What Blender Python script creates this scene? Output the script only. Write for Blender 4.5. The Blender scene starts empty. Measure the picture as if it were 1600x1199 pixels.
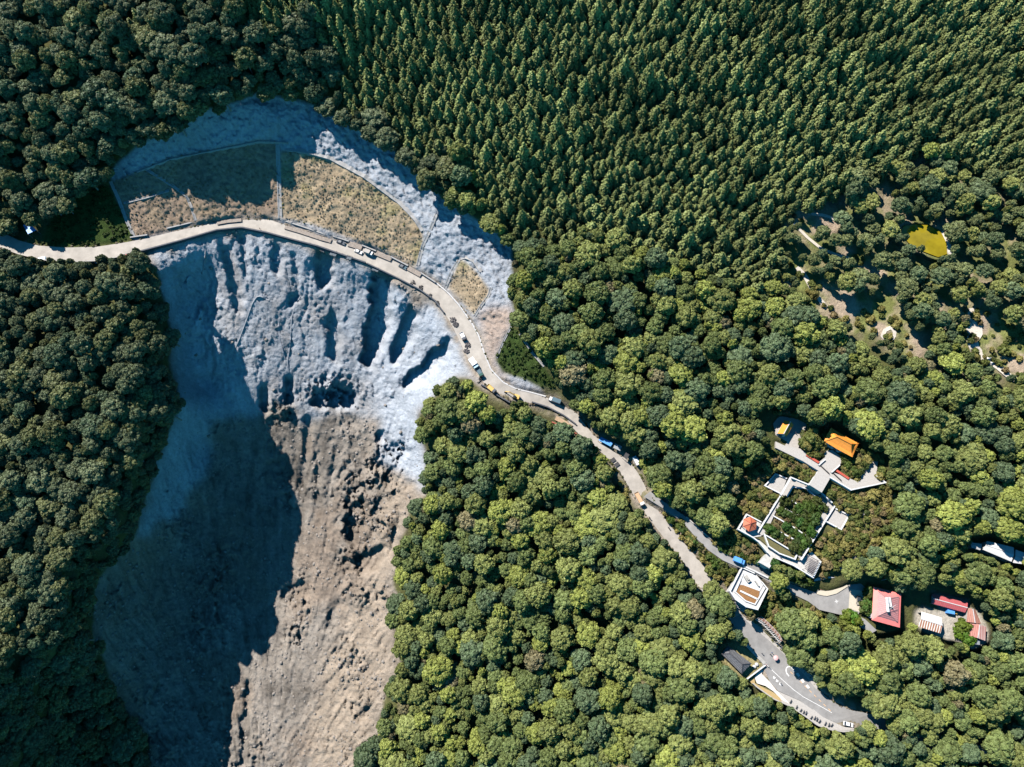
import bpy, bmesh, math, random
import numpy as np
from mathutils import Vector, Matrix
R = math.radians
random.seed(11); rng = np.random.default_rng(11)
scene = bpy.context.scene
COL = scene.collection
# ------------------------------------------------------------------ camera, sky, sun, exposure
TILT = R(20.0); H0 = 337.0; F = 1600*24/36.0
cam_d = bpy.data.cameras.new('camera'); cam_d.lens = 24; cam_d.sensor_width = 36
cam_d.clip_start = 1; cam_d.clip_end = 5000
cam = bpy.data.objects.new('camera', cam_d); COL.objects.link(cam)
cam.location = (0, 0, H0); cam.rotation_euler = (TILT, 0, 0)
scene.camera = cam
SUN_EL = 47.0
SUN_AZ_VEC = Vector((-0.72, 0.70, 0)).normalized()      # horizontal direction towards the sun
w = bpy.data.worlds.new('World'); scene.world = w; w.use_nodes = True
nt = w.node_tree
for n in list(nt.nodes): nt.nodes.remove(n)
sky = nt.nodes.new('ShaderNodeTexSky'); sky.sky_type = 'NISHITA'; sky.sun_disc = False
sky.sun_elevation = R(SUN_EL); sky.sun_rotation = math.atan2(SUN_AZ_VEC.x, SUN_AZ_VEC.y)
sky.altitude = 2000; sky.air_density = 1.0; sky.dust_density = 0.0; sky.ozone_density = 3.0
bg = nt.nodes.new('ShaderNodeBackground'); bg.inputs[1].default_value = 0.078
wo = nt.nodes.new('ShaderNodeOutputWorld')
wb = nt.nodes.new('ShaderNodeVectorMath'); wb.operation = 'MULTIPLY'; wb.inputs[1].default_value = (0.22, 0.95, 1.05)   # cool white balance of the photograph
nt.links.new(sky.outputs[0], wb.inputs[0]); nt.links.new(wb.outputs[0], bg.inputs[0]); nt.links.new(bg.outputs[0], wo.inputs[0])
sd = bpy.data.lights.new('sun', 'SUN'); sd.energy = 5.0; sd.angle = R(0.5); sd.color = (1.0, 0.93, 0.84)
sun = bpy.data.objects.new('sun', sd); COL.objects.link(sun)
sdir = Vector((SUN_AZ_VEC.x*math.cos(R(SUN_EL)), SUN_AZ_VEC.y*math.cos(R(SUN_EL)), math.sin(R(SUN_EL))))
sun.rotation_euler = sdir.to_track_quat('Z', 'Y').to_euler(); sun.location = sdir*900
scene.view_settings.view_transform = 'Standard'; scene.view_settings.look = 'None'
scene.view_settings.exposure = 0.75; scene.view_settings.gamma = 1.0
scene.cycles.max_bounces = 4; scene.cycles.diffuse_bounces = 0; scene.cycles.transmission_bounces = 2
scene.cycles.transparent_max_bounces = 4

# ------------------------------------------------------------------ photo pixel <-> world (surveying helper)
CT, ST = math.cos(TILT), math.sin(TILT)
def P(u, v, h):
    a = (u-800.0)/F; b = (599.5-v)/F
    t = (H0-h)/(CT-b*ST)
    return a*t, (ST+b*CT)*t, h
def P_arr(u, v, h):
    a = (u-800.0)/F; b = (599.5-v)/F
    t = (H0-h)/(CT-b*ST)
    return a*t, (ST+b*CT)*t
def PIX(x, y, z):
    dz = H0-z
    zc = y*ST+dz*CT; yc = y*CT-dz*ST
    return 800+F*x/zc, 599.5-F*yc/zc

# ------------------------------------------------------------------ noise
def _hash(ix, iy, s):
    n = (ix.astype(np.int64)*374761393+iy.astype(np.int64)*668265263+s*974711) & 0xffffffff
    n = ((n ^ (n >> 13))*1274126177) & 0xffffffff
    return ((n ^ (n >> 16)) & 0xffff)/65535.0
def vnoise(x, y, s=0):
    ix = np.floor(x); iy = np.floor(y); fx = x-ix; fy = y-iy
    fx = fx*fx*fx*(fx*(fx*6-15)+10); fy = fy*fy*fy*(fy*(fy*6-15)+10)
    a = _hash(ix, iy, s); b = _hash(ix+1, iy, s); c = _hash(ix, iy+1, s); d = _hash(ix+1, iy+1, s)
    return ((a*(1-fx)+b*fx)*(1-fy)+(c*(1-fx)+d*fx)*fy)*2-1
def fbm(x, y, o=4, s=0, g=0.5):
    r = 0; a = 1; t = 0
    for i in range(o):
        r = r+a*vnoise(x*2**i+17.3*i, y*2**i-9.1*i, s+i); t += a; a *= g
    return r/t
def ridge(x, y, o=4, s=0):
    r = 0; a = 1; t = 0
    for i in range(o):
        r = r+a*(1-2*np.abs(vnoise(x*2**i+5.1*i, y*2**i+3.7*i, s+i))); t += a; a *= 0.5
    return r/t

def facets(x, y, s=0):
    """sharp-creased broken-rock relief: each cell is a randomly tilted plane"""
    ix = np.floor(x); iy = np.floor(y); best = np.full(x.shape, 9.0); out = np.zeros(x.shape)
    for i in (-1, 0, 1):
        for j in (-1, 0, 1):
            cx = ix+i; cy = iy+j; px = cx+_hash(cx, cy, s); py = cy+_hash(cx, cy, s+1); d = (x-px)**2+(y-py)**2
            v = (_hash(cx, cy, s+2)-0.5)*1.2+(x-px)*(_hash(cx, cy, s+3)-0.5)*2.4+(y-py)*(_hash(cx, cy, s+4)-0.5)*2.4
            m = d < best; out = np.where(m, v, out); best = np.where(m, d, best)
    return out

# ------------------------------------------------------------------ grids in survey space
ST_ = 2.0
U0, U1, V0, V1 = -400, 2000, -420, 1620
gu = np.arange(U0, U1+1, ST_); gv = np.arange(V0, V1+1, ST_)
GU, GV = np.meshgrid(gu, gv)
def poly_mask(poly, U=None, V=None):
    U = GU if U is None else U; V = GV if V is None else V
    p = np.array(poly, float); m = np.zeros(U.shape, bool)
    x0, y0, x1, y1 = p[:, 0].min(), p[:, 1].min(), p[:, 0].max(), p[:, 1].max()
    sel = (U >= x0) & (U <= x1) & (V >= y0) & (V <= y1)
    if not sel.any(): return m
    uu = U[sel]; vv = V[sel]; c = np.zeros(uu.shape, bool)
    n = len(p)
    for i in range(n):
        ax, ay = p[i]; bx, by = p[(i+1) % n]
        if ay == by: continue
        k = ((ay > vv) != (by > vv)) & (uu < (bx-ax)*(vv-ay)/(by-ay)+ax)
        c ^= k
    m[sel] = c
    return m
def blur(a, r, it=2):
    a = a.astype(float)
    for _ in range(it):
        for ax in (0, 1):
            pad = [(0, 0), (0, 0)]; pad[ax] = (r+1, r)
            c = np.cumsum(np.pad(a, pad, mode='edge'), axis=ax)
            n = a.shape[ax]
            hi = np.take(c, range(2*r+1, 2*r+1+n), axis=ax); lo = np.take(c, range(0, n), axis=ax)
            a = (hi-lo)/(2*r+1)
    return a

# ------------------------------------------------------------------ survey data
ROAD = [(-400,250,-400,280),(-200,300,-200,330),(-60,345,-60,372),(0,362,2,388),(30,376,30,398),(60,384,60,405),(100,387,100,409),(150,386,150,407),(190,380,190,400),
 (222,374,224,392),(285,359,287,375),(340,347,342,360),(378,344,378,356),(420,343,418,364),(465,359,462,376),(500,371,496,385),
 (542,381,537,399),(578,389,572,411),(626,411,620,434),(662,431,655,452),(690,450,682,470),(706,465,694,488),(720,480,703,503),
 (738,507,713,522),(748,526,724,546),(758,556,735,567),(768,580,747,586),(787,599,760,603),(806,609,776,616),(831,615,808,628),
 (854,621,838,631),(875,632,858,637),(900,644,882,650),(912,661,893,667),(925,677,908,682),(941,692,928,697),(957,705,945,712),
 (975,715,958,726),(987,725,969,738),(1000,744,981,759),(1011,766,990,774),(1032,802,1010,805),(1050,820,1027,827),(1070,850,1046,852),
 (1092,875,1066,877),(1117,909,1086,910),(1142,938,1112,944),(1160,960,1138,968),(1180,980,1158,992),(1200,997,1172,1010),
 (1220,1016,1186,1026),(1240,1036,1194,1045),(1260,1055,1203,1066),(1276,1076,1216,1080),(1304,1099,1250,1095),(1331,1110,1285,1120),
 (1372,1118,1318,1135),(1400,1130,1380,1147),(1450,1150,1445,1170),(1520,1165,1518,1185),(1660,1170,1660,1190),(2000,1190,2000,1212)]
ROAD_H = [(-400,42),(-60,33),(100,30),(300,27),(500,24),(700,18),(800,14),(950,9),(1050,4),(1160,-1.4),(1215,-3.4),(1330,-4.2),(1450,-8.5),(1660,-15),(2000,-26)]
LANE = [(1016,768,1006,776),(1040,786,1032,792),(1072,808,1066,815),(1100,836,1090,843),(1117,850,1107,860),(1142,866,1130,876),(1161,875,1152,886),(1186,884,1176,894),(1206,896,1196,906),(1227,908,1216,917),(1246,917,1240,928)]
LANE_H = [(1010,9),(1100,9.5),(1250,8.2)]
YARD = [(1240,914),(1271,925),(1297,927),(1315,921),(1327,914),(1345,912),(1352,918),(1350,945),(1340,962),(1352,968),(1370,985),(1362,990),(1342,979),(1318,962),(1280,953),(1263,940),(1238,928)]
SCAR_UP = [(173,284),(172,270),(190,245),(235,215),(270,195),(330,172),(370,155),(410,143),(450,150),(500,165),(540,190),(580,213),(600,225),(630,250),(660,280),(700,315),(740,340),(775,365),(800,385),(803,430),(798,470),(803,485),(800,507),
 (775,560),(784,580),(815,590),(847,607),(854,625),(806,612),(780,600),(762,570),(748,530),(738,508),(720,482),(700,462),(662,435),(626,415),(578,394),(542,385),(500,375),(465,362),(420,348),(378,348),(340,351),(285,363),(222,378),(208,381)]
SCAR_LO = [(228,392),(285,374),(340,359),(380,354),(420,362),(465,375),(500,385),(540,398),(575,411),(620,433),(655,451),(682,469),(700,497),(720,540),(735,566),(748,586),(760,603),(775,615),(750,608),(735,600),(712,592),(690,600),(676,622),(655,650),(660,690),(665,720),(664,765),(640,800),(625,850),(615,880),(625,930),(612,960),(620,1000),(625,1040),(600,1100),(590,1160),(555,1199),(520,1300),(480,1640),(120,1640),(215,1300),(240,1199),(200,1110),(170,1080),(160,1040),(145,980),(150,920),(170,880),(212,835),(215,800),(225,770),(245,720),(262,680),(285,630),(270,600),(258,560),(265,520),(255,470),(250,430),(225,408)]
SHOT_LO = [(228,392),(340,359),(420,362),(575,411),(700,497),(748,586),(775,615),(712,592),(676,622),(655,650),(665,720),(664,765),(648,772),(630,735),(605,700),(585,665),(545,634),(500,640),(470,655),(440,625),(400,640),(360,650),(330,660),(325,760),(270,800),(225,832),(212,835),(215,800),(245,720),(285,630),(258,560),(265,520),(250,430),(225,408)]
G1 = [(173,284),(205,272),(227,262),(266,247),(340,232),(405,219),(434,222),(438,341),(420,342),(378,343),(340,346),(285,358),(222,373),(210,372)]
G2 = [(438,234),(470,238),(516,247),(570,276),(624,315),(650,345),(661,361),(662,385),(652,415),(640,418),(626,408),(590,388),(560,378),(530,366),(485,350),(437,341)]
G3 = [(722,405),(740,420),(765,452),(765,460),(742,492),(735,488),(716,466),(700,450),(710,425),(717,407)]
G4 = [(800,507),(775,560),(784,580),(815,590),(847,607),(868,608),(862,590),(850,572),(832,552),(812,525)]
G5 = [(170,288),(208,372),(185,378),(140,384),(100,385),(65,380),(72,355),(85,340),(120,310),(150,296)]
TAN_LO = [(648,772),(664,765),(640,800),(625,850),(615,880),(625,930),(612,960),(620,1000),(625,1040),(600,1100),(590,1160),(555,1199),(540,1260),(470,1260),(500,1100),(520,1000),(580,900),(600,830),(600,760),(575,700),(600,700)]
GRAVEL = [(784,580),(815,590),(847,607),(854,620),(806,608),(785,595),(770,570),(776,560)]
POND = [(1412,353),(1428,351),(1450,352),(1470,362),(1479,380),(1480,397),(1466,402),(1440,392),(1420,380),(1407,364)]
PLAZA = [(1212,690),(1227,697),(1250,701),(1280,722),(1290,714),(1286,706),(1300,703),(1318,716),(1312,727),(1301,738),(1321,745),(1340,753),(1348,741),(1361,720),(1372,721),(1369,743),(1384,754),(1330,765),(1298,746),(1284,770),(1265,758),(1279,736),(1255,721),(1212,700)]
SHRINE_PAD = [(1208,662),(1218,650),(1246,655),(1262,663),(1256,682),(1247,701),(1227,697),(1230,690),(1212,680)]
GARDEN = [(1219,773),(1236,746),(1265,758),(1284,770),(1300,785),(1307,789),(1290,814),(1327,805),(1315,828),(1290,816),(1252,876),(1243,875),(1218,866),(1201,855),(1186,842),(1177,840),(1153,827),(1167,803),(1190,816)]
EAST_T = [(1306,795),(1327,805),(1315,827),(1290,814)]
WEST_T = [(1195,759),(1212,740),(1230,747),(1221,772)]
PAV_T = [(1167,804),(1190,816),(1184,832),(1190,838),(1177,840),(1153,827)]
LOWER_T = [(1184,832),(1190,838),(1201,855),(1218,866),(1243,875),(1252,875),(1268,862),(1283,877),(1271,903),(1240,884),(1214,873),(1202,888),(1186,879),(1200,864),(1186,847),(1177,840)]
MONU = [(1159,886),(1179,895),(1200,920),(1184,953),(1166,948),(1150,937),(1140,924)]
BELVED = [(1196,1037),(1190,1053),(1203,1066),(1216,1080),(1250,1095),(1285,1120),(1318,1135),(1342,1139),(1317,1142),(1297,1139),(1276,1132),(1257,1118),(1235,1103),(1208,1091),(1180,1072),(1170,1062),(1187,1045)]
HUTLAWN = [(1125,1010),(1137,1005),(1165,1008),(1196,1037),(1170,1062),(1155,1058),(1122,1028)]
VILLAGE = [(1428,955),(1440,948),(1470,955),(1456,925),(1512,938),(1515,950),(1530,955),(1545,985),(1545,1003),(1520,1016),(1500,1003),(1480,1000),(1440,985),(1430,975)]
REDHOUSE = [(1350,915),(1365,916),(1410,927),(1408,984),(1370,990),(1352,968),(1340,962)]
WHITES = [(1514,848),(1545,842),(1600,862),(1600,885),(1580,880),(1518,857)]
CLEAR1 = [(1228,415),(1240,410),(1260,420),(1275,445),(1300,450),(1330,460),(1362,470),(1400,480),(1412,505),(1440,545),(1420,560),(1395,540),(1370,525),(1340,515),(1300,500),(1280,485),(1260,460),(1240,440)]
CLEAR2 = [(1232,335),(1250,330),(1300,338),(1312,345),(1300,360),(1270,352),(1250,352),(1270,372),(1240,350)]
CLEAR3 = [(1495,480),(1520,475),(1540,485),(1560,500),(1600,520),(1700,560),(1700,640),(1600,598),(1560,585),(1530,570),(1505,545),(1510,500)]
CLEAR4 = [(1310,392),(1345,405),(1370,420),(1400,440),(1425,462),(1435,475),(1415,475),(1395,450),(1360,428),(1320,405)]
CLEAR5 = [(1255,345),(1272,372),(1262,380),(1245,352)]
SCRUB1 = [(1150,760),(1190,700),(1215,705),(1260,730),(1275,740),(1262,752),(1236,742),(1210,736),(1190,755),(1215,775),(1185,815),(1165,800),(1145,830),(1185,860),(1180,885),(1120,855),(1095,835),(1130,850)]
SCRUB2 = [(1300,755),(1330,770),(1385,758),(1400,770),(1405,800),(1390,830),(1350,870),(1310,890),(1280,905),(1290,875),(1262,860),(1300,830),(1330,806),(1308,790),(1290,772)]
SCRUB3 = [(1036,803),(1062,812),(1095,850),(1125,878),(1150,890),(1140,915),(1122,908),(1095,872),(1070,845)]
SCRUB4 = [(1195,922),(1212,930),(1240,940),(1262,945),(1285,960),(1250,965),(1225,975),(1232,1000),(1215,990),(1190,960),(1186,955)]
SCRUB5 = [(1240,655),(1262,662),(1290,680),(1282,715),(1252,700),(1248,690)]
EDGEBR = [(945,712),(960,730),(975,755),(990,782),(1003,800),(990,800),(975,780),(955,745)]

# ------------------------------------------------------------------ terrain heights (control survey)
CP = []
def roadh(u, tab=ROAD_H): return float(np.interp(u, [a for a, b in tab], [b for a, b in tab]))
for a in ROAD[::2]:
    CP.append((a[0], a[1], roadh((a[0]+a[2])/2))); CP.append((a[2], a[3], roadh((a[0]+a[2])/2)))
CP += [(0,0,92),(0,200,64),(100,300,42),(60,330,40),(300,80,92),(300,150,76),(170,262,46),(235,212,62),(330,168,70),(410,140,70),(500,160,60),(480,0,100),(600,220,52),(700,312,43),(800,385,36),(803,470,28),
 (800,0,104),(800,200,72),(1000,300,58),(1000,150,82),(1200,0,104),(1200,300,58),(1400,0,104),(1600,0,102),(1600,300,64),(1450,375,49),(1430,330,53),(1400,300,56),(1500,420,50),
 (1350,500,40),(1550,550,40),(1200,500,38),(1000,500,34),(900,480,33),(860,600,18),(900,560,24),(1000,650,20),(1100,700,18),(1200,680,24),(1300,690,27),(1400,640,32),(1400,720,26),(1600,700,28),(1590,860,16),(1480,970,6),(1530,980,6),(1390,950,6),(1300,940,8),
 (1290,880,13),(1200,760,17),(1250,760,19),(1300,760,20),(1260,840,15),(1180,820,15),(1150,850,12),(1400,800,20),(1500,800,20),(1170,920,6),(1110,860,8.5),(1300,1020,2),(1400,1050,-2),(1500,1080,-4),(1600,1050,-2),
 (690,640,10),(730,620,14),(900,760,0),(800,800,-8),(800,900,-18),(1000,900,-4),(1080,950,-3),(950,1000,-20),(1000,1100,-24),(700,1100,-42),(700,950,-30),(850,1199,-42),(1130,1040,-4),(1200,1150,-20),(1300,1199,-24),(1600,1250,-32),(1000,1250,-40),
 (300,190,66),(420,190,62),(300,235,47),(420,222,48),(440,290,35),(520,250,44),(560,330,33),(520,210,54),(620,310,37),(600,260,46),(660,360,32),(700,390,31),(760,430,29),(740,470,24),(250,300,39),(330,300,37),(190,330,35),(780,520,24),(800,560,20),(700,360,38),(720,330,42),
 # the scar below the road
 (228,402,27),(260,402,26),(285,392,25),(279,412,22),(315,388,23),(264,431,20),(300,432,10),(322,440,7),(335,480,0),(292,470,2),(235,410,27),(252,470,18),(262,540,13),(285,630,2),(250,710,-6),(218,800,-18),(150,910,-27),(150,1000,-38),(190,1095,-66),(235,1199,-84),(300,1400,-100),
 (290,540,-8),(315,600,-22),(320,700,-40),(290,800,-52),(240,880,-54),(250,1000,-72),(280,1100,-84),
 (345,398,20),(350,440,11),(350,480,3),(380,400,19),(305,388,24),(325,375,25),(360,540,-8),(385,600,-20),(420,660,-36),(440,740,-52),(435,850,-66),(430,950,-74),(400,1050,-80),(350,1120,-86),(300,1199,-88),(330,1400,-120),
 (420,400,18),(430,480,4),(440,560,-12),(470,640,-28),(500,720,-40),(500,850,-54),(490,950,-62),(460,1080,-74),(430,1199,-84),(430,1400,-108),
 (500,410,17),(520,480,4),(540,560,-10),(560,640,-24),(580,740,-36),(570,850,-46),(550,950,-54),(530,1080,-64),(510,1199,-74),
 (570,440,14),(620,500,6),(640,560,-2),(620,640,-14),(660,500,12),(690,540,9),(690,580,6),(650,700,-14),(655,765,-20),(632,830,-28),(612,900,-36),(620,1000,-42),(600,1100,-52),(555,1199,-62),(500,1400,-92),
 # the wooded spur left of the scar
 (0,450,28),(100,450,28),(200,440,26),(0,550,22),(120,550,24),(220,540,20),(240,620,12),(100,680,12),(0,750,4),(200,720,6),(100,820,-6),(180,820,1),(120,900,-10),(0,950,-6),(60,1020,-6),(100,1000,-14),(30,1120,-16),(80,1080,-34),(120,1120,-58),(0,1199,-20),(60,1199,-52),(150,1199,-84),(-100,1199,10),(0,1300,-30),(100,1300,-80),
 (-400,0,120),(-400,600,50),(-400,1199,-30),(-400,1600,-70),(0,1600,-110),(400,1620,-150),(800,1600,-110),(1200,1600,-80),(2000,1600,-70),(2000,800,30),(2000,300,80),(2000,-400,140),(1200,-400,160),(600,-400,160),(-400,-400,170),(0,-200,125),(600,-150,130)]
CP = [(a, b, c if c < 27 else 27+(c-27)*0.78) for a, b, c in CP]
CP += [(280,330,31),(255,395,26),(300,395,24)]
for a in ROAD:
    if 228 < a[2] < 700: CP.append((a[2]-3, a[3]+15, roadh(a[2])-2.6))
def rbf_field(cp):
    c = np.array(cp, float); key = {}
    for r in c: key[(round(r[0]), round(r[1]))] = r
    c = np.array(list(key.values()))
    xy = c[:, :2]; z = c[:, 2]
    d = np.sqrt(((xy[:, None]-xy[None])**2).sum(-1)+64.0)
    n = len(c); A = np.zeros((n+3, n+3)); A[:n, :n] = d-np.eye(n)*2.0
    A[:n, n] = 1; A[:n, n+1:] = xy; A[n, :n] = 1; A[n+1:, :n] = xy.T
    s = np.linalg.solve(A, np.concatenate([z, [0, 0, 0]]))
    cu = np.arange(U0, U1+9, 8.0); cv = np.arange(V0, V1+9, 8.0); CU, CV = np.meshgrid(cu, cv)
    out = np.zeros(CU.shape)
    for i in range(CU.shape[0]):
        dd = np.sqrt((CU[i][:, None]-xy[:, 0])**2+(CV[i][:, None]-xy[:, 1])**2+64.0)
        out[i] = dd@s[:n]+s[n]+CU[i]*s[n+1]+CV[i]*s[n+2]
    fx = (GU-U0)/8; fy = (GV-V0)/8
    ix = np.minimum(fx.astype(int), len(cu)-2); iy = np.minimum(fy.astype(int), len(cv)-2); tx = fx-ix; ty = fy-iy
    return (out[iy, ix]*(1-tx)+out[iy, ix+1]*tx)*(1-ty)+(out[iy+1, ix]*(1-tx)+out[iy+1, ix+1]*tx)*ty
HT = rbf_field(CP)
HT = blur(HT, 2, 1)
scar_lo = poly_mask(SCAR_LO); scar_up = poly_mask(SCAR_UP)
scar = scar_lo | scar_up
m_lo = blur(scar_lo, 2); m_up = blur(scar_up, 2); m_sc = np.maximum(m_lo, m_up)
grass_m = [blur(poly_mask(g), 1) for g in (G1, G2, G3, G4, G5)]
g_any = np.clip(sum(grass_m), 0, 1)
shot_raw = poly_mask([(u, v) for u, v in SHOT_LO])
wx = fbm(GU/40, GV/40, 5, 3)*30; wy = fbm(GU/40, GV/40, 5, 9)*30
shot = poly_mask(SHOT_LO, GU+wx, GV+wy)
shot = blur(shot & scar_lo, 3)
up_shot = np.clip(m_up-g_any, 0, 1)
tan_lo = blur(poly_mask(TAN_LO, GU+wx, GV+wy), 6)
# flow-aligned relief in the scar
th = np.arctan2(GU-400, 1350-GV); rr = np.hypot(GU-400, 1350-GV)
wth = th+0.02*fbm(GU/50, GV/50, 3, 21)
gul = ridge(wth*34, rr/150+fbm(GU/60, GV/60, 2, 5), 4, 31)
fine = fbm(wth*150, rr/40, 3, 41)
rough = ridge(GU/22, GV/22, 5, 51)
lump = fbm(GU/11, GV/11, 4, 61)
inner = blur(scar_lo, 8)
inner = np.clip(inner*2-1, 0, 1)
lowf = np.clip((GV-640)/160, 0, 1)
crag = ridge(GU/9+wth*20, GV/13, 4, 57); blk = np.abs(fbm(GU/6, GV/6, 3, 59))
fine2 = fbm(wth*300, rr/70, 3, 43)
relief = inner*(0.6*gul+(0.3+0.2*lowf)*fine+(0.3+0.4*lowf)*fine2+(0.15+0.2*lowf)*lump+(0.2+0.15*lowf)*crag*np.clip(0.5+2*fbm(GU/45, GV/45, 3, 58), 0, 1.3)+0.2*blk+0.3*fbm(GU/3.1, GV/3.1, 2, 44)-0.55*np.clip(1-np.abs(vnoise(wth*120+0.3*fbm(GU/9, GV/9, 2, 46), rr/30, 45))*3.2, 0, 1)**2)
acr = GU*0.8+GV*0.6; alo = -GU*0.6+GV*0.8
relief += inner*blur(poly_mask([(500,700),(665,765),(640,800),(615,880),(625,930),(612,960),(625,1040),(600,1100),(555,1260),(380,1260),(450,1040),(520,950)]), 8)*(0.8*ridge(acr/9, alo/60, 3, 141)+0.6*fbm(acr/4, alo/25, 3, 143))
rocky = np.clip(blur(poly_mask([(330,380),(560,400),(600,640),(560,700),(430,690),(400,600),(350,520)]), 8), 0, 1)
fq = facets(GU/13+fbm(GU/9, GV/9, 2, 161)*0.5, GV/20+fbm(GU/9, GV/9, 2, 163)*0.5, 165); fr = facets(GU/5.5+fbm(GU/5, GV/5, 2, 171)*0.4, GV/8+fbm(GU/5, GV/5, 2, 173)*0.4, 175)
fz = np.clip(0.35+1.6*fbm(GU/55, GV/55, 3, 177), 0.08, 1.1)
relief += inner*fz*(1-0.5*blur(shot, 2))*(1.5*fq+0.75*fr)+inner*rocky*0.2*rough
rocks2 = np.zeros_like(GU)
for (cx, cy, rx, ry, a) in [(560,790,22,34,5),(545,870,16,22,4),(585,740,26,22,4),(600,820,20,16,3),(560,930,22,20,4),(540,1010,20,22,3),(440,640,20,26,4),(520,610,44,22,5),(620,700,20,16,3),(470,930,20,40,4),(460,990,16,20,4),(610,1090,16,14,3)]:
    rocks2 += a*np.exp(-((GU-cx)/rx)**2-((GV-cy)/ry)**2)
relief += inner*rocks2*(0.45*ridge(acr/10, alo/15, 5, 71)+0.75*fq+0.45*fr)
# deep gullies cut in the sprayed slope, each with a steep sunward wall
def gully(poly, depth, r=3):
    global HT
    wx_ = fbm(GU/9, GV/9, 3, 81)*6+fbm(GU/3.5, GV/3.5, 2, 82)*2.5
    HT = HT-depth*blur(poly_mask(poly, GU+wx_, GV+wx_), r)
for g, d in [([(586,424),(606,424),(612,452),(612,500),(598,545),(578,578),(566,566),(572,520),(580,480),(580,450)], 7),
 ([(640,475),(652,490),(648,525),(630,560),(612,568),(612,552),(624,520),(632,492)], 5),
 ([(705,530),(700,560),(668,585),(634,612),(628,604),(650,575),(680,545)], 6),
 ([(496,385),(516,400),(522,445),(504,458),(494,430)], 4),
 ([(430,382),(442,388),(438,425),(430,430),(424,400)], 2.5),
 ([(345,380),(360,390),(382,470),(380,495),(366,485),(358,440),(345,400)], 3),
 ([(372,372),(384,372),(388,430),(382,430)], 1.8),
 ([(455,395),(462,395),(468,432),(458,428)], 2),
 ([(446,590),(456,590),(462,630),(448,640)], 6),
 ([(455,462),(470,458),(466,472),(450,480)], 3),
 ([(485,612),(530,606),(562,616),(555,634),(510,640),(490,636)], 6),
 ([(478,650),(486,650),(478,760),(470,760)], 2.5), ([(495,680),(501,680),(498,800),(491,830)], 2.5), ([(520,700),(525,700),(512,860),(507,860)], 2),
 ([(355,1085),(363,1085),(357,1205),(350,1205)], 3.5), ([(385,1065),(393,1065),(380,1205),(371,1205)], 3.5),
 ([(545,790),(565,770),(577,800),(557,855),(538,840)], 6), ([(558,870),(602,850),(592,882),(560,897)], 6), ([(440,918),(480,912),(480,932),(445,942)], 5),
 ([(600,740),(618,728),(614,762),(600,767)], 5), ([(588,680),(600,673),(607,690),(592,697)], 4), ([(558,1117),(582,1098),(577,1122),(560,1128)], 4), ([(553,1062),(582,1035),(580,1047),(560,1077)], 3),
 ([(600,700),(622,690),(640,705),(620,722)], 4), ([(404,600),(416,604),(420,650),(408,640)], 5), ([(520,940),(545,930),(520,985),(505,990)], 3), ([(615,820),(630,800),(622,850),(606,866)], 4),
 ([(520,480),(534,520),(528,570),(515,560),(512,510)], 3)]:
    gully(g, d*1.05, 1)
# the upper band: hummocky sprayed slope, and benches of the planted panels
up_in = np.clip(blur(scar_up, 4)*2-1, 0, 1)
d1 = (GU*0.55+GV*0.83); d2 = (GU*0.83-GV*0.55)
relief += up_in*up_shot*(0.5*facets(d2/7, d1/12, 191)+0.5*fbm(d2/6, d1/16, 4, 91)+0.7*fbm(GU/4, GV/4, 3, 92)+0.8*fbm(GU/24, GV/24, 2, 93))
relief += up_in*g_any*(0.7*fbm(GU/5, GV/5, 4, 95)+0.6*fbm(GU/30, GV/22, 2, 97))
relief += (inner+up_in*up_shot*0.6)*0.16*(_hash(GU, GV, 5)*2-1)
HT = HT+relief
HT += (1-m_sc)*1.5*fbm(GU/60, GV/60, 3, 101)
# flat ground for roads and terraces
ROADMASK = np.zeros(GU.shape, bool)
def strip_poly(pairs): return [(a, b) for a, b, c, d in pairs]+[(c, d) for a, b, c, d in reversed(pairs)]
def flatten_strip(pairs, tab, grow=9.0):
    global HT, ROADMASK
    m = poly_mask(strip_poly(pairs)); ROADMASK |= m
    wgt = np.clip(blur(m, 2, 2)*2.0, 0, 1)
    sel = wgt > 0.001
    cx = np.array([(a+c)/2 for a, b, c, d in pairs]); cy = np.array([(b+d)/2 for a, b, c, d in pairs])
    t = np.linspace(0, len(cx)-1, len(cx)*6); X = np.interp(t, range(len(cx)), cx); Y = np.interp(t, range(len(cy)), cy)
    Z = np.array([roadh(x, tab) for x in X])
    uu = GU[sel]; vv = GV[sel]; zz = np.zeros(uu.shape)
    for i in range(0, len(uu), 20000):
        d = (uu[i:i+20000, None]-X)**2+(vv[i:i+20000, None]-Y)**2; zz[i:i+20000] = Z[d.argmin(1)]
    HT[sel] = HT[sel]*(1-wgt[sel])+(zz-0.25)*wgt[sel]
def flatten_poly(poly, z, r=2, gain=2.0):
    global HT
    m = np.clip(blur(poly_mask(poly), r, 2)*gain, 0, 1); HT = HT*(1-m)+z*m
flatten_poly(BELVED, -5.0); flatten_poly(HUTLAWN, -3.2)
flatten_strip(ROAD, ROAD_H); flatten_strip(LANE, LANE_H)
flatten_poly(YARD, 7.6); flatten_poly(REDHOUSE, 7.2); flatten_poly(VILLAGE, 5.8); flatten_poly(WHITES, 15.0)
Z_PL, Z_GD, Z_LO, Z_PV, Z_MO = 24.0, 17.5, 15.5, 17.0, 7.0
flatten_poly(GARDEN, Z_GD-1.2); flatten_poly(LOWER_T, Z_LO-1.2, 1); flatten_poly(PAV_T, Z_PV-1.5, 1)
flatten_poly(WEST_T, Z_GD-1.6, 2, 3); flatten_poly(EAST_T, Z_GD-1.5, 2, 3); flatten_poly(PLAZA, Z_PL-1.6, 2, 2.6); flatten_poly(SHRINE_PAD, Z_PL-0.6, 1); flatten_poly(MONU, Z_MO-1.5, 1)
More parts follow.
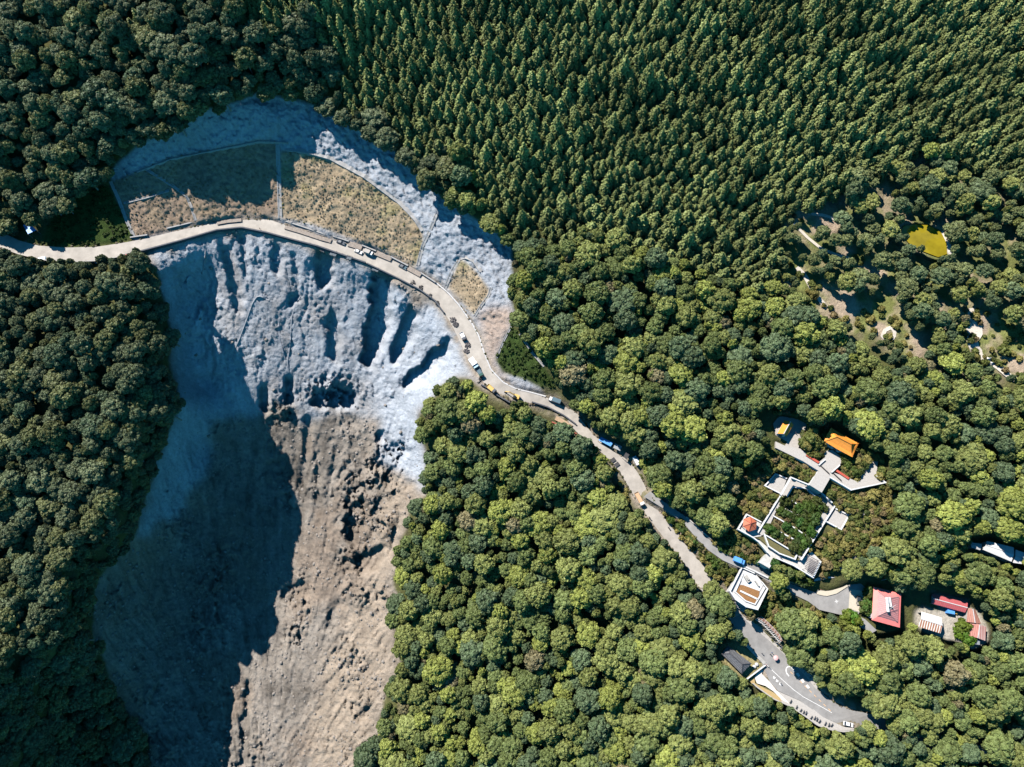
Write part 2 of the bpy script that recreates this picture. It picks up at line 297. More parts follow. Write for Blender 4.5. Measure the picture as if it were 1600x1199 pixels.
flatten_poly([(1280,672),(1300,662),(1345,690),(1335,716),(1300,712),(1284,700)], Z_PL-0.3)
PONDH = 48.0
flatten_poly([(1395,348),(1470,350),(1490,400),(1465,408),(1400,378)], PONDH+0.2, 3)
HT = HT-3.0*blur(poly_mask(POND), 1)
def hgt(u, v):
    fx = min(max((u-U0)/ST_, 0), len(gu)-1.001); fy = min(max((v-V0)/ST_, 0), len(gv)-1.001)
    ix = int(fx); iy = int(fy); tx = fx-ix; ty = fy-iy
    return float((HT[iy, ix]*(1-tx)+HT[iy, ix+1]*tx)*(1-ty)+(HT[iy+1, ix]*(1-tx)+HT[iy+1, ix+1]*tx)*ty)
def ground_at(x, y, h=0.0):
    for _ in range(6):
        u, v = PIX(x, y, h); h = hgt(u, v)
    return h

# ------------------------------------------------------------------ materials
MATS = {}
def mat(name, color, rough=0.7, var=0.12, scale=1.5, bump=0.0, metal=0.0, spec=0.3, col2=None, attr=None):
    if name in MATS: return MATS[name]
    m = bpy.data.materials.new(name); m.use_nodes = True; t = m.node_tree; b = t.nodes['Principled BSDF']
    b.inputs['Roughness'].default_value = rough; b.inputs['Metallic'].default_value = metal; b.inputs['Specular IOR Level'].default_value = spec
    tc = t.nodes.new('ShaderNodeTexCoord'); no = t.nodes.new('ShaderNodeTexNoise'); no.inputs['Scale'].default_value = scale
    no.inputs['Detail'].default_value = 6; no.inputs['Roughness'].default_value = 0.65
    geo = t.nodes.new('ShaderNodeNewGeometry'); t.links.new(geo.outputs['Position'], no.inputs['Vector'])
    mr = t.nodes.new('ShaderNodeMapRange'); mr.inputs['From Min'].default_value = 0.3; mr.inputs['From Max'].default_value = 0.7
    t.links.new(no.outputs['Fac'], mr.inputs['Value'])
    mx = t.nodes.new('ShaderNodeMix'); mx.data_type = 'RGBA'
    c = color; c2 = col2
    if attr:
        at = t.nodes.new('ShaderNodeAttribute'); at.attribute_name = attr
        for k, s in ((6, 1-var), (7, 1+var)):
            mu = t.nodes.new('ShaderNodeVectorMath'); mu.operation = 'SCALE'; mu.inputs['Scale'].default_value = s
            t.links.new(at.outputs['Color'], mu.inputs[0]); t.links.new(mu.outputs[0], mx.inputs[k])
    else:
        mx.inputs[6].default_value = (*[x*(1-var) for x in c], 1)
        mx.inputs[7].default_value = (*(c2 if c2 else [min(1, x*(1+var)) for x in c]), 1)
    t.links.new(mr.outputs[0], mx.inputs[0]); t.links.new(mx.outputs[2], b.inputs['Base Color'])
    if bump:
        bp = t.nodes.new('ShaderNodeBump'); bp.inputs['Strength'].default_value = 1.0; bp.inputs['Distance'].default_value = bump
        n2 = t.nodes.new('ShaderNodeTexNoise'); n2.inputs['Scale'].default_value = scale*0.8; n2.inputs['Detail'].default_value = 8; n2.inputs['Roughness'].default_value = 0.7
        t.links.new(geo.outputs['Position'], n2.inputs['Vector'])
        t.links.new(n2.outputs['Fac'], bp.inputs['Height']); t.links.new(bp.outputs[0], b.inputs['Normal'])
    MATS[name] = m; return m
def leaf_mat(name):
    m = bpy.data.materials.new(name); m.use_nodes = True; t = m.node_tree; b = t.nodes['Principled BSDF']
    b.inputs['Roughness'].default_value = 0.55; b.inputs['Specular IOR Level'].default_value = 0.25
    at = t.nodes.new('ShaderNodeAttribute'); at.attribute_type = 'INSTANCER'; at.attribute_name = 'leafcol'
    geo = t.nodes.new('ShaderNodeNewGeometry'); no = t.nodes.new('ShaderNodeTexNoise'); no.inputs['Scale'].default_value = 0.45; no.inputs['Detail'].default_value = 4
    t.links.new(geo.outputs['Position'], no.inputs['Vector'])
    mr = t.nodes.new('ShaderNodeMapRange'); mr.inputs['From Min'].default_value = 0.25; mr.inputs['From Max'].default_value = 0.75; mr.inputs['To Min'].default_value = 0.8; mr.inputs['To Max'].default_value = 1.68
    t.links.new(no.outputs['Fac'], mr.inputs['Value'])
    mu = t.nodes.new('ShaderNodeVectorMath'); mu.operation = 'SCALE'
    t.links.new(at.outputs['Vector'], mu.inputs[0]); t.links.new(mr.outputs[0], mu.inputs['Scale'])
    t.links.new(mu.outputs[0], b.inputs['Base Color'])
    tr = t.nodes.new('ShaderNodeBsdfTranslucent'); t.links.new(mu.outputs[0], tr.inputs[0])
    ms = t.nodes.new('ShaderNodeMixShader'); ms.inputs[0].default_value = 0.28
    t.links.new(b.outputs[0], ms.inputs[1]); t.links.new(tr.outputs[0], ms.inputs[2])
    t.links.new(ms.outputs[0], t.nodes['Material Output'].inputs['Surface'])
    return m
M_LEAF = leaf_mat('foliage')
M_BARK = mat('bark', (0.30, 0.27, 0.23), 0.9, 0.2, 3)
M_ROAD = mat('dusty_concrete_road', (0.41, 0.38, 0.345), 0.85, 0.20, 0.22, 0.04)
M_ROAD2 = mat('grey_asphalt', (0.27, 0.265, 0.262), 0.85, 0.20, 0.25, 0.02)
M_TERR = mat('bare_ground', (1, 1, 1), 0.95, 0.18, 0.8, 0.9, attr='zone', spec=0.1)
M_CONC = mat('concrete', (0.40, 0.39, 0.37), 0.85, 0.15, 1.2)
M_PAVE = mat('paving', (0.42, 0.40, 0.38), 0.85, 0.14, 1.5)
M_WHITE = mat('white_paint', (0.62, 0.63, 0.64), 0.6, 0.1, 2)
M_WALL = mat('white_wall', (0.52, 0.52, 0.53), 0.75, 0.15, 1.5)
M_DARK = mat('dark_metal', (0.05, 0.05, 0.055), 0.5, 0.2, 3, spec=0.5)
M_GLASS = mat('window_glass', (0.03, 0.04, 0.05), 0.1, 0.1, 2, spec=0.8)
M_RUB = mat('rubber', (0.02, 0.02, 0.02), 0.8, 0.1, 3)
M_STEEL = mat('galvanised_steel', (0.42, 0.45, 0.48), 0.45, 0.1, 2, metal=0.5)
M_ORANGE = mat('orange_tiles', (0.78, 0.27, 0.045), 0.45, 0.12, 1.2, spec=0.5)
M_RUST = mat('rusty_red', (0.33, 0.10, 0.07), 0.7, 0.3, 1.2)
M_GRAVEL = mat('gravel', (0.30, 0.26, 0.23), 0.95, 0.35, 1.8, 0.3)
M_BROWN = mat('brown_planting', (0.27, 0.14, 0.06), 0.95, 0.35, 2.5, 0.2)

# ------------------------------------------------------------------ object helpers
def tag(o, label=None, cat=None, group=None, kind=None):
    if label: o['label'] = label
    if cat: o['category'] = cat
    if group: o['group'] = group
    if kind: o['kind'] = kind
    return o
def link_mesh(name, me, m=None, parent=None, loc=None):
    o = bpy.data.objects.new(name, me); COL.objects.link(o)
    if m is not None: me.materials.append(m)
    if parent: o.parent = parent
    if loc: o.location = loc
    return o
def empty(name, loc, rz=0.0):
    o = bpy.data.objects.new(name, None); COL.objects.link(o); o.location = loc; o.rotation_euler = (0, 0, rz)
    o.empty_display_size = 0.5
    return o
def np_mesh(name, verts, faces, smooth=False):
    """verts (n,3), faces (m,k) all of one k"""
    me = bpy.data.meshes.new(name); v = np.asarray(verts, np.float32); f = np.asarray(faces, np.int32); k = f.shape[1]
    me.vertices.add(len(v)); me.vertices.foreach_set('co', v.ravel())
    me.loops.add(f.size); me.loops.foreach_set('vertex_index', f.ravel())
    me.polygons.add(len(f)); me.polygons.foreach_set('loop_start', np.arange(0, f.size, k, dtype=np.int32))
    me.update(calc_edges=True)
    if smooth: me.polygons.foreach_set('use_smooth', np.ones(len(f), bool))
    return me
class MB:
    def __init__(s): s.v = []; s.f = []
    def add(s, vs, fs):
        n = len(s.v); s.v += [tuple(x) for x in vs]; s.f += [tuple(i+n for i in f) for f in fs]; return s
    def box(s, cx, cy, cz, sx, sy, sz, rz=0, taper=1.0):
        c, n = math.cos(rz), math.sin(rz); vs = []
        for k, (z, t) in enumerate(((-sz/2, 1), (sz/2, taper))):
            for x, y in ((-sx/2, -sy/2), (sx/2, -sy/2), (sx/2, sy/2), (-sx/2, sy/2)):
                x *= t; y *= t; vs.append((cx+x*c-y*n, cy+x*n+y*c, cz+z))
        return s.add(vs, [(3, 2, 1, 0), (4, 5, 6, 7), (0, 1, 5, 4), (1, 2, 6, 5), (2, 3, 7, 6), (3, 0, 4, 7)])
    def prism(s, poly, z0, z1):
        n = len(poly); a = sum(poly[i][0]*poly[(i+1) % n][1]-poly[(i+1) % n][0]*poly[i][1] for i in range(n))
        if a < 0: poly = poly[::-1]
        vs = [(x, y, z0) for x, y in poly]+[(x, y, z1) for x, y in poly]
        return s.add(vs, [tuple(range(n-1, -1, -1)), tuple(range(n, 2*n))]+[(i, (i+1) % n, n+(i+1) % n, n+i) for i in range(n)])
    def bar(s, p, q, w, h=None):
        p = Vector(p); q = Vector(q); h = h or w; d = (q-p)
        if d.length < 1e-6: return s
        d.normalize(); up = Vector((0, 0, 1)) if abs(d.z) < 0.95 else Vector((1, 0, 0)); a = d.cross(up).normalized(); b = a.cross(d)
        vs = []
        for o in (p, q):
            for i, j in ((-1, -1), (1, -1), (1, 1), (-1, 1)): vs.append(o+a*w/2*i+b*h/2*j)
        return s.add(vs, [(3, 2, 1, 0), (4, 5, 6, 7), (0, 1, 5, 4), (1, 2, 6, 5), (2, 3, 7, 6), (3, 0, 4, 7)])
    def cyl(s, p, q, r, r2=None, n=10):
        p = Vector(p); q = Vector(q); d = (q-p).normalized(); r2 = r if r2 is None else r2
        up = Vector((0, 0, 1)) if abs(d.z) < 0.95 else Vector((1, 0, 0)); a = d.cross(up).normalized(); b = a.cross(d); vs = []
        for o, rad in ((p, r), (q, r2)):
            for i in range(n): t = 2*math.pi*i/n; vs.append(o+a*math.cos(t)*rad+b*math.sin(t)*rad)
        return s.add(vs, [tuple(range(n-1, -1, -1)), tuple(range(n, 2*n))]+[(i, (i+1) % n, n+(i+1) % n, n+i) for i in range(n)])
    def build(s, name, m, parent=None, bevel=0, smooth=False):
        me = bpy.data.meshes.new(name); me.from_pydata(s.v, [], s.f); me.update()
        bm = bmesh.new(); bm.from_mesh(me); bmesh.ops.recalc_face_normals(bm, faces=bm.faces)
        if bevel: bmesh.ops.bevel(bm, geom=list(bm.edges), offset=bevel, segments=2, affect='EDGES', clamp_overlap=True)
        bm.to_mesh(me); bm.free()
        if smooth: me.polygons.foreach_set('use_smooth', [True]*len(me.polygons))
        return link_mesh(name, me, m, parent)
def copy_tree(o, parent=None):
    c = o.copy(); COL.objects.link(c); c.parent = parent
    for ch in list(o.children): copy_tree(ch, c)
    return c

# ------------------------------------------------------------------ terrain meshes
iu = [i for i, u in enumerate(gu) if (-60 <= u <= 1660) or i % 5 == 0]; iv = [i for i, v in enumerate(gv) if (-60 <= v <= 1260) or i % 5 == 0]
sub = np.ix_(iv, iu)
SU, SV, SH = GU[sub], GV[sub], HT[sub]
X, Y = P_arr(SU, SV, SH)
verts = np.stack([X, Y, SH], -1).reshape(-1, 3)
# zone colours (the soils, sprayed concrete and dry grass themselves)
def cc(r, g, b): return np.array([r, g, b])[None, None, :]
def sb(a): return a[sub][..., None]
n1 = fbm(SU/30, SV/30, 4, 201)[..., None]; n2 = fbm(SU/7, SV/7, 4, 211)[..., None]; n3 = fbm(wth[sub]*60, rr[sub]/90, 4, 221)[..., None]; n4 = fbm(SU/90, SV/90, 3, 231)[..., None]
base = cc(0.075, 0.068, 0.04)*(1+0.4*n1)+cc(0.02, 0.03, 0.0)*(1+n2)
PZ = poly_mask([(1225,320),(1340,270),(1440,235),(1620,270),(1700,480),(1700,640),(1560,600),(1420,560),(1340,540),(1260,470),(1215,430)], GU+wx, GV+wy)
clear = np.clip(0.6*blur(PZ, 4)+sum(blur(poly_mask(p, GU+wx*0.6, GV+wy*0.6), 2) for p in (CLEAR1, CLEAR2, CLEAR3, CLEAR4, CLEAR5)), 0, 1)
scrub = np.clip(sum(blur(poly_mask(p), 2) for p in (SCRUB1, SCRUB2, SCRUB3, SCRUB4, SCRUB5, GARDEN)), 0, 1)
kcl = np.clip(0.38+1.9*n1, 0, 1)
soil = cc(0.40, 0.32, 0.24)*(1+0.25*n2)*kcl+cc(0.19, 0.21, 0.07)*(1+0.3*n2)*(1-kcl)
base = base*(1-sb(clear))+soil*sb(clear)
base = base*(1-sb(scrub))+cc(0.19, 0.17, 0.075)*(1+0.35*n2)*sb(scrub)
deb = cc(0.245, 0.22, 0.195)*(1+0.35*n3+0.35*n1+0.22*n2+0.35*n4+0.10*sb(fq)+0.10*sb(fr))
deb = deb*(1-0.36*np.clip(n4*2.2+n1*1.2, 0, 1)*cc(0.65, 0.82, 0.95))
tanc = cc(0.33, 0.275, 0.222)*(1+0.22*n3+0.28*n1+0.22*n2)
deb = deb*(1-sb(tan_lo))+tanc*sb(tan_lo)
strk = np.clip(blur(poly_mask([(500,900),(560,880),(520,960),(450,1040),(420,1200),(390,1200),(400,1080),(450,990)]), 8), 0, 1)
deb = deb*(1+0.12*sb(strk))
shc = cc(0.385, 0.425, 0.485)*(1+0.07*sb(fr)+0.07*sb(fq)+0.18*n3+0.14*n1+0.10*n2)
rk = np.clip(sb(rocky)*(0.5+0.9*n1+0.5*n3), 0, 1)*0.8
shc = shc*(1-rk)+cc(0.25, 0.245, 0.25)*(1+0.2*n3+0.15*n2)*rk
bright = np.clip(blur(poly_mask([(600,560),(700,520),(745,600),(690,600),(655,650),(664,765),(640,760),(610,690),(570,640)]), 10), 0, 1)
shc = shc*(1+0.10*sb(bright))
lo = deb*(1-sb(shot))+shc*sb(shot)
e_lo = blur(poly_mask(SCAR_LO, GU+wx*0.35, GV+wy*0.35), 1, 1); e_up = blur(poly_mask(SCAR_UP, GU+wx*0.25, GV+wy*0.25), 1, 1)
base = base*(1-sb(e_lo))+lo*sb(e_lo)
ups = cc(0.355, 0.39, 0.445)*(1+0.12*n1+0.10*n2)
brn = np.clip(blur(poly_mask([(742,500),(800,475),(800,507),(775,560),(790,600),(762,570),(748,525)], GU+wx*.5, GV+wy*.5), 3), 0, 1)
ups = ups*(1-sb(brn))+cc(0.36, 0.29, 0.25)*(1+0.25*n2)*sb(brn)
base = base*(1-sb(e_up))+ups*sb(e_up)
dry = cc(0.36, 0.285, 0.195)*(1+0.35*n2+0.35*n1)
dryg = cc(0.20, 0.20, 0.07)
gm = np.clip((n1-0.15)*3, 0, 1)*0.5
dry = dry*(1-gm)+dryg*(1+0.3*n2)*gm
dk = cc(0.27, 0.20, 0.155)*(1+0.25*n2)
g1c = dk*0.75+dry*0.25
gr = cc(0.045, 0.075, 0.02)*(1+0.5*n2)
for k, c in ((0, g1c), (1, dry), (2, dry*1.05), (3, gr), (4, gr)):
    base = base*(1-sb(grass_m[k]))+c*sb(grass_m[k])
rdm = np.clip(blur(ROADMASK & (GU > 250), 5)*2.6, 0, 1)*np.clip(0.75+fbm(GU/9, GV/9, 3, 77), 0, 1)
base = base*(1-sb(rdm))+cc(0.34, 0.29, 0.24)*(1+0.3*n2)*sb(rdm)
lawn = blur(poly_mask(HUTLAWN), 1); base = base*(1-sb(lawn))+cc(0.30, 0.26, 0.13)*(1+0.2*n2)*sb(lawn)
vil = blur(poly_mask(VILLAGE), 1); base = base*(1-sb(vil))+cc(0.42, 0.39, 0.34)*(1+0.15*n2)*sb(vil)
base = np.clip(base, 0.01, 0.85)
nr, nc = SU.shape
q = (np.arange(nr-1)[:, None]*nc+np.arange(nc-1)[None, :])
quads = np.stack([q, q+nc, q+nc+1, q+1], -1).reshape(-1, 4)
def cellm(m): return m[sub][:-1, :-1].ravel()
zones = np.zeros(quads.shape[0], int)
zones[cellm(scar)] = 1
for k, g in enumerate((G1, G2, G3, G4, G5)): zones[cellm(poly_mask(g))] = 2+k
zl = ['hillside', 'landslide_scar', 'planted_slope', 'planted_slope', 'planted_slope', 'planted_slope', 'planted_slope']
zlab = ['brown forest floor and clearings of the wooded mountainside',
 'bare landslide scar of sprayed grey concrete and tan debris around the road',
 'shaded brown grass panel above the road, cut by drainage channels',
 'large dry straw-coloured grass panel above the middle of the road bend',
 'small dry straw-coloured grass panel at the far end of the bend',
 'dark green grassed slope beside the road below the small dry panel',
 'dark shaded green slope above the road near the tarped hut']
colf = base.reshape(-1, 3)
for z in range(7):
    sel = zones == z
    fs = quads[sel]
    if len(fs) == 0: continue
    used = np.unique(fs); remap = np.full(len(verts), -1); remap[used] = np.arange(len(used))
    me = np_mesh(zl[z], verts[used], remap[fs], z != 1)
    ca = me.attributes.new('zone', 'FLOAT_COLOR', 'POINT')
    ca.data.foreach_set('color', np.concatenate([colf[used], np.ones((len(used), 1))], 1).astype(np.float32).ravel())
    o = link_mesh(zl[z], me, M_TERR)
    tag(o, zlab[z], ['ground', 'landslide', 'grass slope'][min(z, 2)], None if z < 2 else 'planted slopes above the road', 'structure')

# ------------------------------------------------------------------ roads
def strip_mesh(name, pairs, zf, m, label, cat, dz=0.0, kind='structure', sub_=4):
    t = np.linspace(0, len(pairs)-1, (len(pairs)-1)*sub_+1); A = np.array(pairs, float)
    S = np.stack([np.interp(t, range(len(A)), A[:, k]) for k in range(4)], 1)
    vs = []
    for a, b, c, d in S:
        z = zf((a+c)/2)+dz
        for k in (0, 0.5, 1): vs.append(P(a+(c-a)*k, b+(d-b)*k, z))
    n = len(S); fs = []
    for i in range(n-1):
        for k in (0, 1): fs.append((i*3+k, i*3+k+1, i*3+k+4, i*3+k+3))
    me = bpy.data.meshes.new(name); me.from_pydata(vs, [], [f[::-1] for f in fs]); me.update()
    bm = bmesh.new(); bm.from_mesh(me); bmesh.ops.recalc_face_normals(bm, faces=bm.faces)
    if sum(f.normal.z for f in bm.faces) < 0: bmesh.ops.reverse_faces(bm, faces=bm.faces)
    bm.to_mesh(me); bm.free()
    return tag(link_mesh(name, me, m), label, cat, None, kind)
isplit = 48
strip_mesh('mountain_road', ROAD[:isplit], roadh, M_ROAD, 'pale dusty concrete road curving round the top of the landslide', 'road')
strip_mesh('village_road', ROAD[isplit-1:], roadh, M_ROAD2, 'grey asphalt road widening beside the pergola and motorbike parking', 'road')
strip_mesh('side_lane', LANE, lambda u: roadh(u, LANE_H), M_ROAD2, 'narrow grey asphalt lane under the temple garden', 'road')
def ppoly(poly, z): return [P(u, v, z)[:2] for u, v in poly]
def platform(name, poly, z, depth, m, label, cat='pavement', kind='structure', parent=None, group=None):
    o = MB().prism(ppoly(poly, z), z-depth, z).build(name, m, parent)
    if parent is None: tag(o, label, cat, group, kind)
    return o
platform('car_park', YARD, 8.2, 0.6, M_ROAD2, 'grey asphalt turning area in front of the red-roofed house', 'car park')
platform('parking_bay', [(1328,921),(1352,924),(1345,957),(1326,951)], 8.26, 0.5, mat('cream_concrete', (0.52, 0.47, 0.38), 0.85, 0.1), 'cream concrete parking bay beside the red-roofed house', 'pavement')
platform('motorbike_parking', [(1213,1079),(1249,1095),(1268,1106),(1285,1120),(1304,1129),(1318,1136),(1342,1139),(1317,1142),(1297,1139),(1276,1132),(1257,1118),(1235,1103),(1222,1097)], -3.95, 0.6, M_PAVE, 'pale brick apron where motorbikes park along the road', 'pavement')
platform('white_terrace', [(1197,1040),(1190,1053),(1203,1066),(1213,1079),(1234,1100),(1222,1094),(1208,1080),(1196,1072),(1183,1068),(1179,1058),(1187,1047)], -3.90, 0.6, mat('white_paving', (0.70, 0.66, 0.62), 0.8, 0.08), 'white wavy-edged paving beside the lower road', 'pavement')
platform('yellow_terrace', [(1180,1068),(1208,1082),(1235,1100),(1240,1106),(1208,1092),(1180,1074),(1170,1063),(1178,1055)], -4.0, 0.6, mat('ochre_paving', (0.42, 0.31, 0.15), 0.85, 0.12), 'ochre paving strip outside the white wavy paving', 'pavement')

# ------------------------------------------------------------------ foliage prototypes
def leaf_quads(cen, nor, size, rg, jit=0.5):
    n = len(cen); nn = nor+rg.normal(0, jit, (n, 3)); nn /= np.linalg.norm(nn, axis=1, keepdims=True)+1e-9
    r = rg.normal(0, 1, (n, 3)); a = np.cross(nn, r); a /= np.linalg.norm(a, axis=1, keepdims=True)+1e-9; b = np.cross(nn, a)
    s = (size*rg.uniform(0.6, 1.3, n))[:, None]*0.5
    q = np.stack([cen-a*s-b*s*0.7, cen+a*s-b*s*0.7, cen+a*s+b*s*0.7, cen-a*s+b*s*0.7], 1)
    q += nn[:, None, :]*rg.uniform(-0.12, 0.12, (n, 4, 1))*size
    return q.reshape(-1, 3)
def ico(sub, rad, cen, rg, sq=1.0, jit=0.1):
    bm = bmesh.new(); bmesh.ops.create_icosphere(bm, subdivisions=sub, radius=1)
    v = np.array([x.co[:] for x in bm.verts]); f = np.array([[x.index for x in fc.verts] for fc in bm.faces]); bm.free()
    v = v*(1+rg.uniform(-jit, jit, (len(v), 1)))*rad; v[:, 2] *= sq; return v+np.array(cen), f
def combo_mesh(name, quads_v, ico_list):
    me = bpy.data.meshes.new(name)
    vs = [quads_v]; nv = len(quads_v); lt = []; li = []
    nq = nv//4; li.append(np.arange(nv)); lt += [4]*nq
    for v, f in ico_list:
        vs.append(v); li.append((f+nv).ravel()); lt += [3]*len(f); nv += len(v)
    V = np.concatenate(vs).astype(np.float32); L = np.concatenate(li).astype(np.int32); T = np.array(lt, np.int32)
    me.vertices.add(len(V)); me.vertices.foreach_set('co', V.ravel()); me.loops.add(len(L)); me.loops.foreach_set('vertex_index', L)
    me.polygons.add(len(T)); me.polygons.foreach_set('loop_start', np.concatenate([[0], np.cumsum(T)[:-1]]).astype(np.int32)); me.update(calc_edges=True)
    me.materials.append(M_LEAF); return me
def crown_mesh(seed, Rc=4.6, Hc=4.2, zc=7.5, nl=20, leaf=0.62, dens=9.0, lob=(0.24, 0.40), jit=0.5, core=True):
    rg = np.random.default_rng(seed); L = []
    cand = 0
    while len(L) < nl and cand < 900:
        cand += 1
        t = rg.uniform(0, 2*math.pi); z = rg.uniform(-0.25, 1.0); r = math.sqrt(max(0, 1-z*z))
        c = np.array([math.cos(t)*r*Rc*0.70, math.sin(t)*r*Rc*0.70, z*Hc*0.72]); lr = Rc*rg.uniform(*lob)
        c *= rg.uniform(0.82, 1.08)
        if all(np.linalg.norm(c-o[0]) > 0.62*(lr+o[1]) for o in L): L.append((c, lr))
    ph = rg.uniform(0, 2*math.pi)
    cs, ns = [], []
    for i, (c, lr) in enumerate(L):
        n = int(dens*4*math.pi*lr*lr*0.75); d = rg.normal(0, 1, (n, 3)); d /= np.linalg.norm(d, axis=1, keepdims=True)
        out = c/(np.linalg.norm(c)+1e-6)
        d = d[(d@out > -0.35) & (d[:, 2] > -0.6)]
        p = c+d*lr*rg.uniform(0.86, 1.06, (len(d), 1))*np.array([1, 1, 0.85])
        keep = np.ones(len(p), bool)
        for j, (c2, r2) in enumerate(L):
            if j != i: keep &= np.linalg.norm(p-c2, axis=1) > r2*0.85
        cs.append(p[keep]); ns.append(d[keep])
    c = np.concatenate(cs); n = np.concatenate(ns); c[:, 2] += zc
    cores = [ico(2, lr*0.82, c0+np.array([0, 0, zc]), rg, 0.85, 0.08) for c0, lr in L]
    cores.append(ico(2, Rc*0.66, (0, 0, zc), rg, Hc/Rc*0.85))
    return combo_mesh('crown', leaf_quads(c, n, leaf, rg, jit), cores if core else [cores[-1]])
def conifer_mesh(seed, Hh=11.0, Rb=2.3, z0=1.5):
    rg = np.random.default_rng(seed); cs, ns = [], []; lev = 13
    for k in range(lev):
        f = k/(lev-1); z = z0+(Hh-z0)*(f**0.9); rad = Rb*(1-f**1.7)**0.85*rg.uniform(0.85, 1.1)+0.15; nb = max(4, int(10*(1-f)+4)); off = rg.uniform(0, 6.28)
        for b in range(nb):
            t = off+2*math.pi*b/nb+rg.normal(0, 0.12); rl = rad*rg.uniform(0.75, 1.15); m = max(2, int(rl*5))
            for s in range(m):
                rr_ = rl*(s+0.6)/m; nn = 2
                for _ in range(nn):
                    cs.append((math.cos(t)*rr_+rg.normal(0, 0.13), math.sin(t)*rr_+rg.normal(0, 0.13), z-0.28*rr_+0.12*(rr_/rl)**2*rl+rg.normal(0, 0.1)))
                    ns.append((math.cos(t)*0.6, math.sin(t)*0.6, 0.8))
    v, f = ico(2, 1, (0, 0, 0), rg, 1, 0.05); v = v*np.array([1, 1, 1])
    hz = (v[:, 2]+1)/2; v[:, :2] *= ((1-hz**1.7)*Rb*0.74+0.05)[:, None]; v[:, 2] = z0+hz*(Hh-z0)*0.93
    return combo_mesh('crown', leaf_quads(np.array(cs), np.array(ns), 0.62, rg, 0.45), [(v, f)])
def trunk_mesh(seed, h=7.5, r=0.28, limbs=5, conifer=False):
    rg = random.Random(seed); b = MB()
    top = Vector((rg.uniform(-.4, .4), rg.uniform(-.4, .4), h)); b.cyl((0, 0, -3), top, r*1.3, r*0.45, 8)
    for i in range(limbs):
        z = h*rg.uniform(0.45, 0.85); t = rg.uniform(0, 6.28); p = Vector((top.x*z/h, top.y*z/h, z)); l = rg.uniform(1.8, 3.2)
        b.cyl(p, p+Vector((math.cos(t)*l, math.sin(t)*l, l*(0.9 if not conifer else 0.1))), r*0.4, r*0.15, 6)
    me = bpy.data.meshes.new('trunk'); me.from_pydata(b.v, [], b.f); me.update(); me.materials.append(M_BARK); return me
BROAD = [crown_mesh(100+i, Rc=rng.uniform(4.2, 5.0), Hc=rng.uniform(3.6, 4.6), nl=int(rng.integers(26, 40)), lob=(0.16, 0.34)) for i in range(8)]
FEATHER = [crown_mesh(300+i, Rc=4.2, Hc=3.8, nl=26, lob=(0.16, 0.28), leaf=0.5, dens=13, jit=0.9) for i in range(3)]
CONI = [conifer_mesh(200+i, Hh=rng.uniform(8.0, 9.8), Rb=rng.uniform(2.7, 3.3)) for i in range(5)]
TRB = [trunk_mesh(i) for i in range(3)]; TRC = [trunk_mesh(20+i, 5.5, 0.2, 3, True) for i in range(2)]
BUSH = [crown_mesh(400+i, Rc=1.6, Hc=1.35, zc=0.9, nl=9, leaf=0.42, dens=14, lob=(0.32, 0.5)) for i in range(4)]
TUFT = [crown_mesh(450+i, Rc=1.1, Hc=0.7, zc=0.25, nl=6, leaf=0.34, dens=14, lob=(0.35, 0.5), jit=1.2) for i in range(3)]

# ------------------------------------------------------------------ where trees stand
RM_T = poly_mask(strip_poly([r for r in ROAD if r[0] < 1400])) | poly_mask(strip_poly(LANE))
EXCL = scar | RM_T
for p_ in (YARD, PLAZA, SHRINE_PAD, GARDEN, EAST_T, WEST_T, PAV_T, LOWER_T, MONU, BELVED, HUTLAWN, VILLAGE, REDHOUSE, WHITES, POND, CLEAR1, CLEAR2, CLEAR3, CLEAR4, CLEAR5, SCRUB1, SCRUB2, SCRUB3, SCRUB4, SCRUB5, EDGEBR, G4, G5,
           [(1180,968),(1216,1000),(1222,1016),(1205,1004),(1170,980)], [(1275,672),(1300,655),(1350,690),(1340,722),(1284,705)], [(860,610),(885,622),(892,640),(905,652),(880,645),(850,622)],
           [(830,630),(880,650),(905,668),(900,676),(862,660),(830,642)], [(735,600),(775,615),(800,632),(790,640),(760,618)], [(30,345),(62,345),(66,376),(36,376)], [(1420,950),(1440,944),(1478,955),(1480,990),(1430,985)],
           [(935,680),(962,688),(1000,712),(1002,730),(985,728),(950,700)], [(190,0),(222,0),(222,10),(190,12)]):
    EXCL |= poly_mask(p_)
EXB = np.zeros(GU.shape, bool)
for p_, g_ in ((YARD, 0), (PLAZA, 0), (SHRINE_PAD, 0), (GARDEN, 0), (EAST_T, 0), (WEST_T, 0), (PAV_T, 0), (LOWER_T, 0), (MONU, 0), (BELVED, 0), (HUTLAWN, 0), (VILLAGE, 0), (REDHOUSE, 0), (WHITES, 0), (POND, 0), (G4, 0)): EXB |= poly_mask(p_)
HALLGARD = [(1316,712),(1340,700),(1378,715),(1380,745),(1340,754),(1321,745)]
EXCL |= poly_mask(HALLGARD); EXB |= poly_mask(HALLGARD) | poly_mask([(1198,640),(1250,638),(1272,665),(1245,700),(1200,690)]) | poly_mask(CLEAR1) | poly_mask(CLEAR3)
EXB |= poly_mask([(1275,672),(1300,655),(1350,690),(1340,722),(1284,705)]) | poly_mask([(1430,925),(1515,930),(1545,975),(1545,1005),(1430,985)]) | poly_mask(strip_poly([r for r in ROAD[50:] if r[0] < 1400])) | poly_mask(strip_poly(LANE)) if True else EXB
ED = np.maximum(np.maximum(blur(EXCL & ~scar, 2, 1), scar), np.where(blur(EXB, 1, 1) > 0.10, 1.0, 0.0))
def fval(F_, u, v):
    ix = int(round((u-U0)/ST_)); iy = int(round((v-V0)/ST_))
    if ix < 0 or iy < 0 or ix >= len(gu) or iy >= len(gv): return 1.0
    return F_[iy, ix]
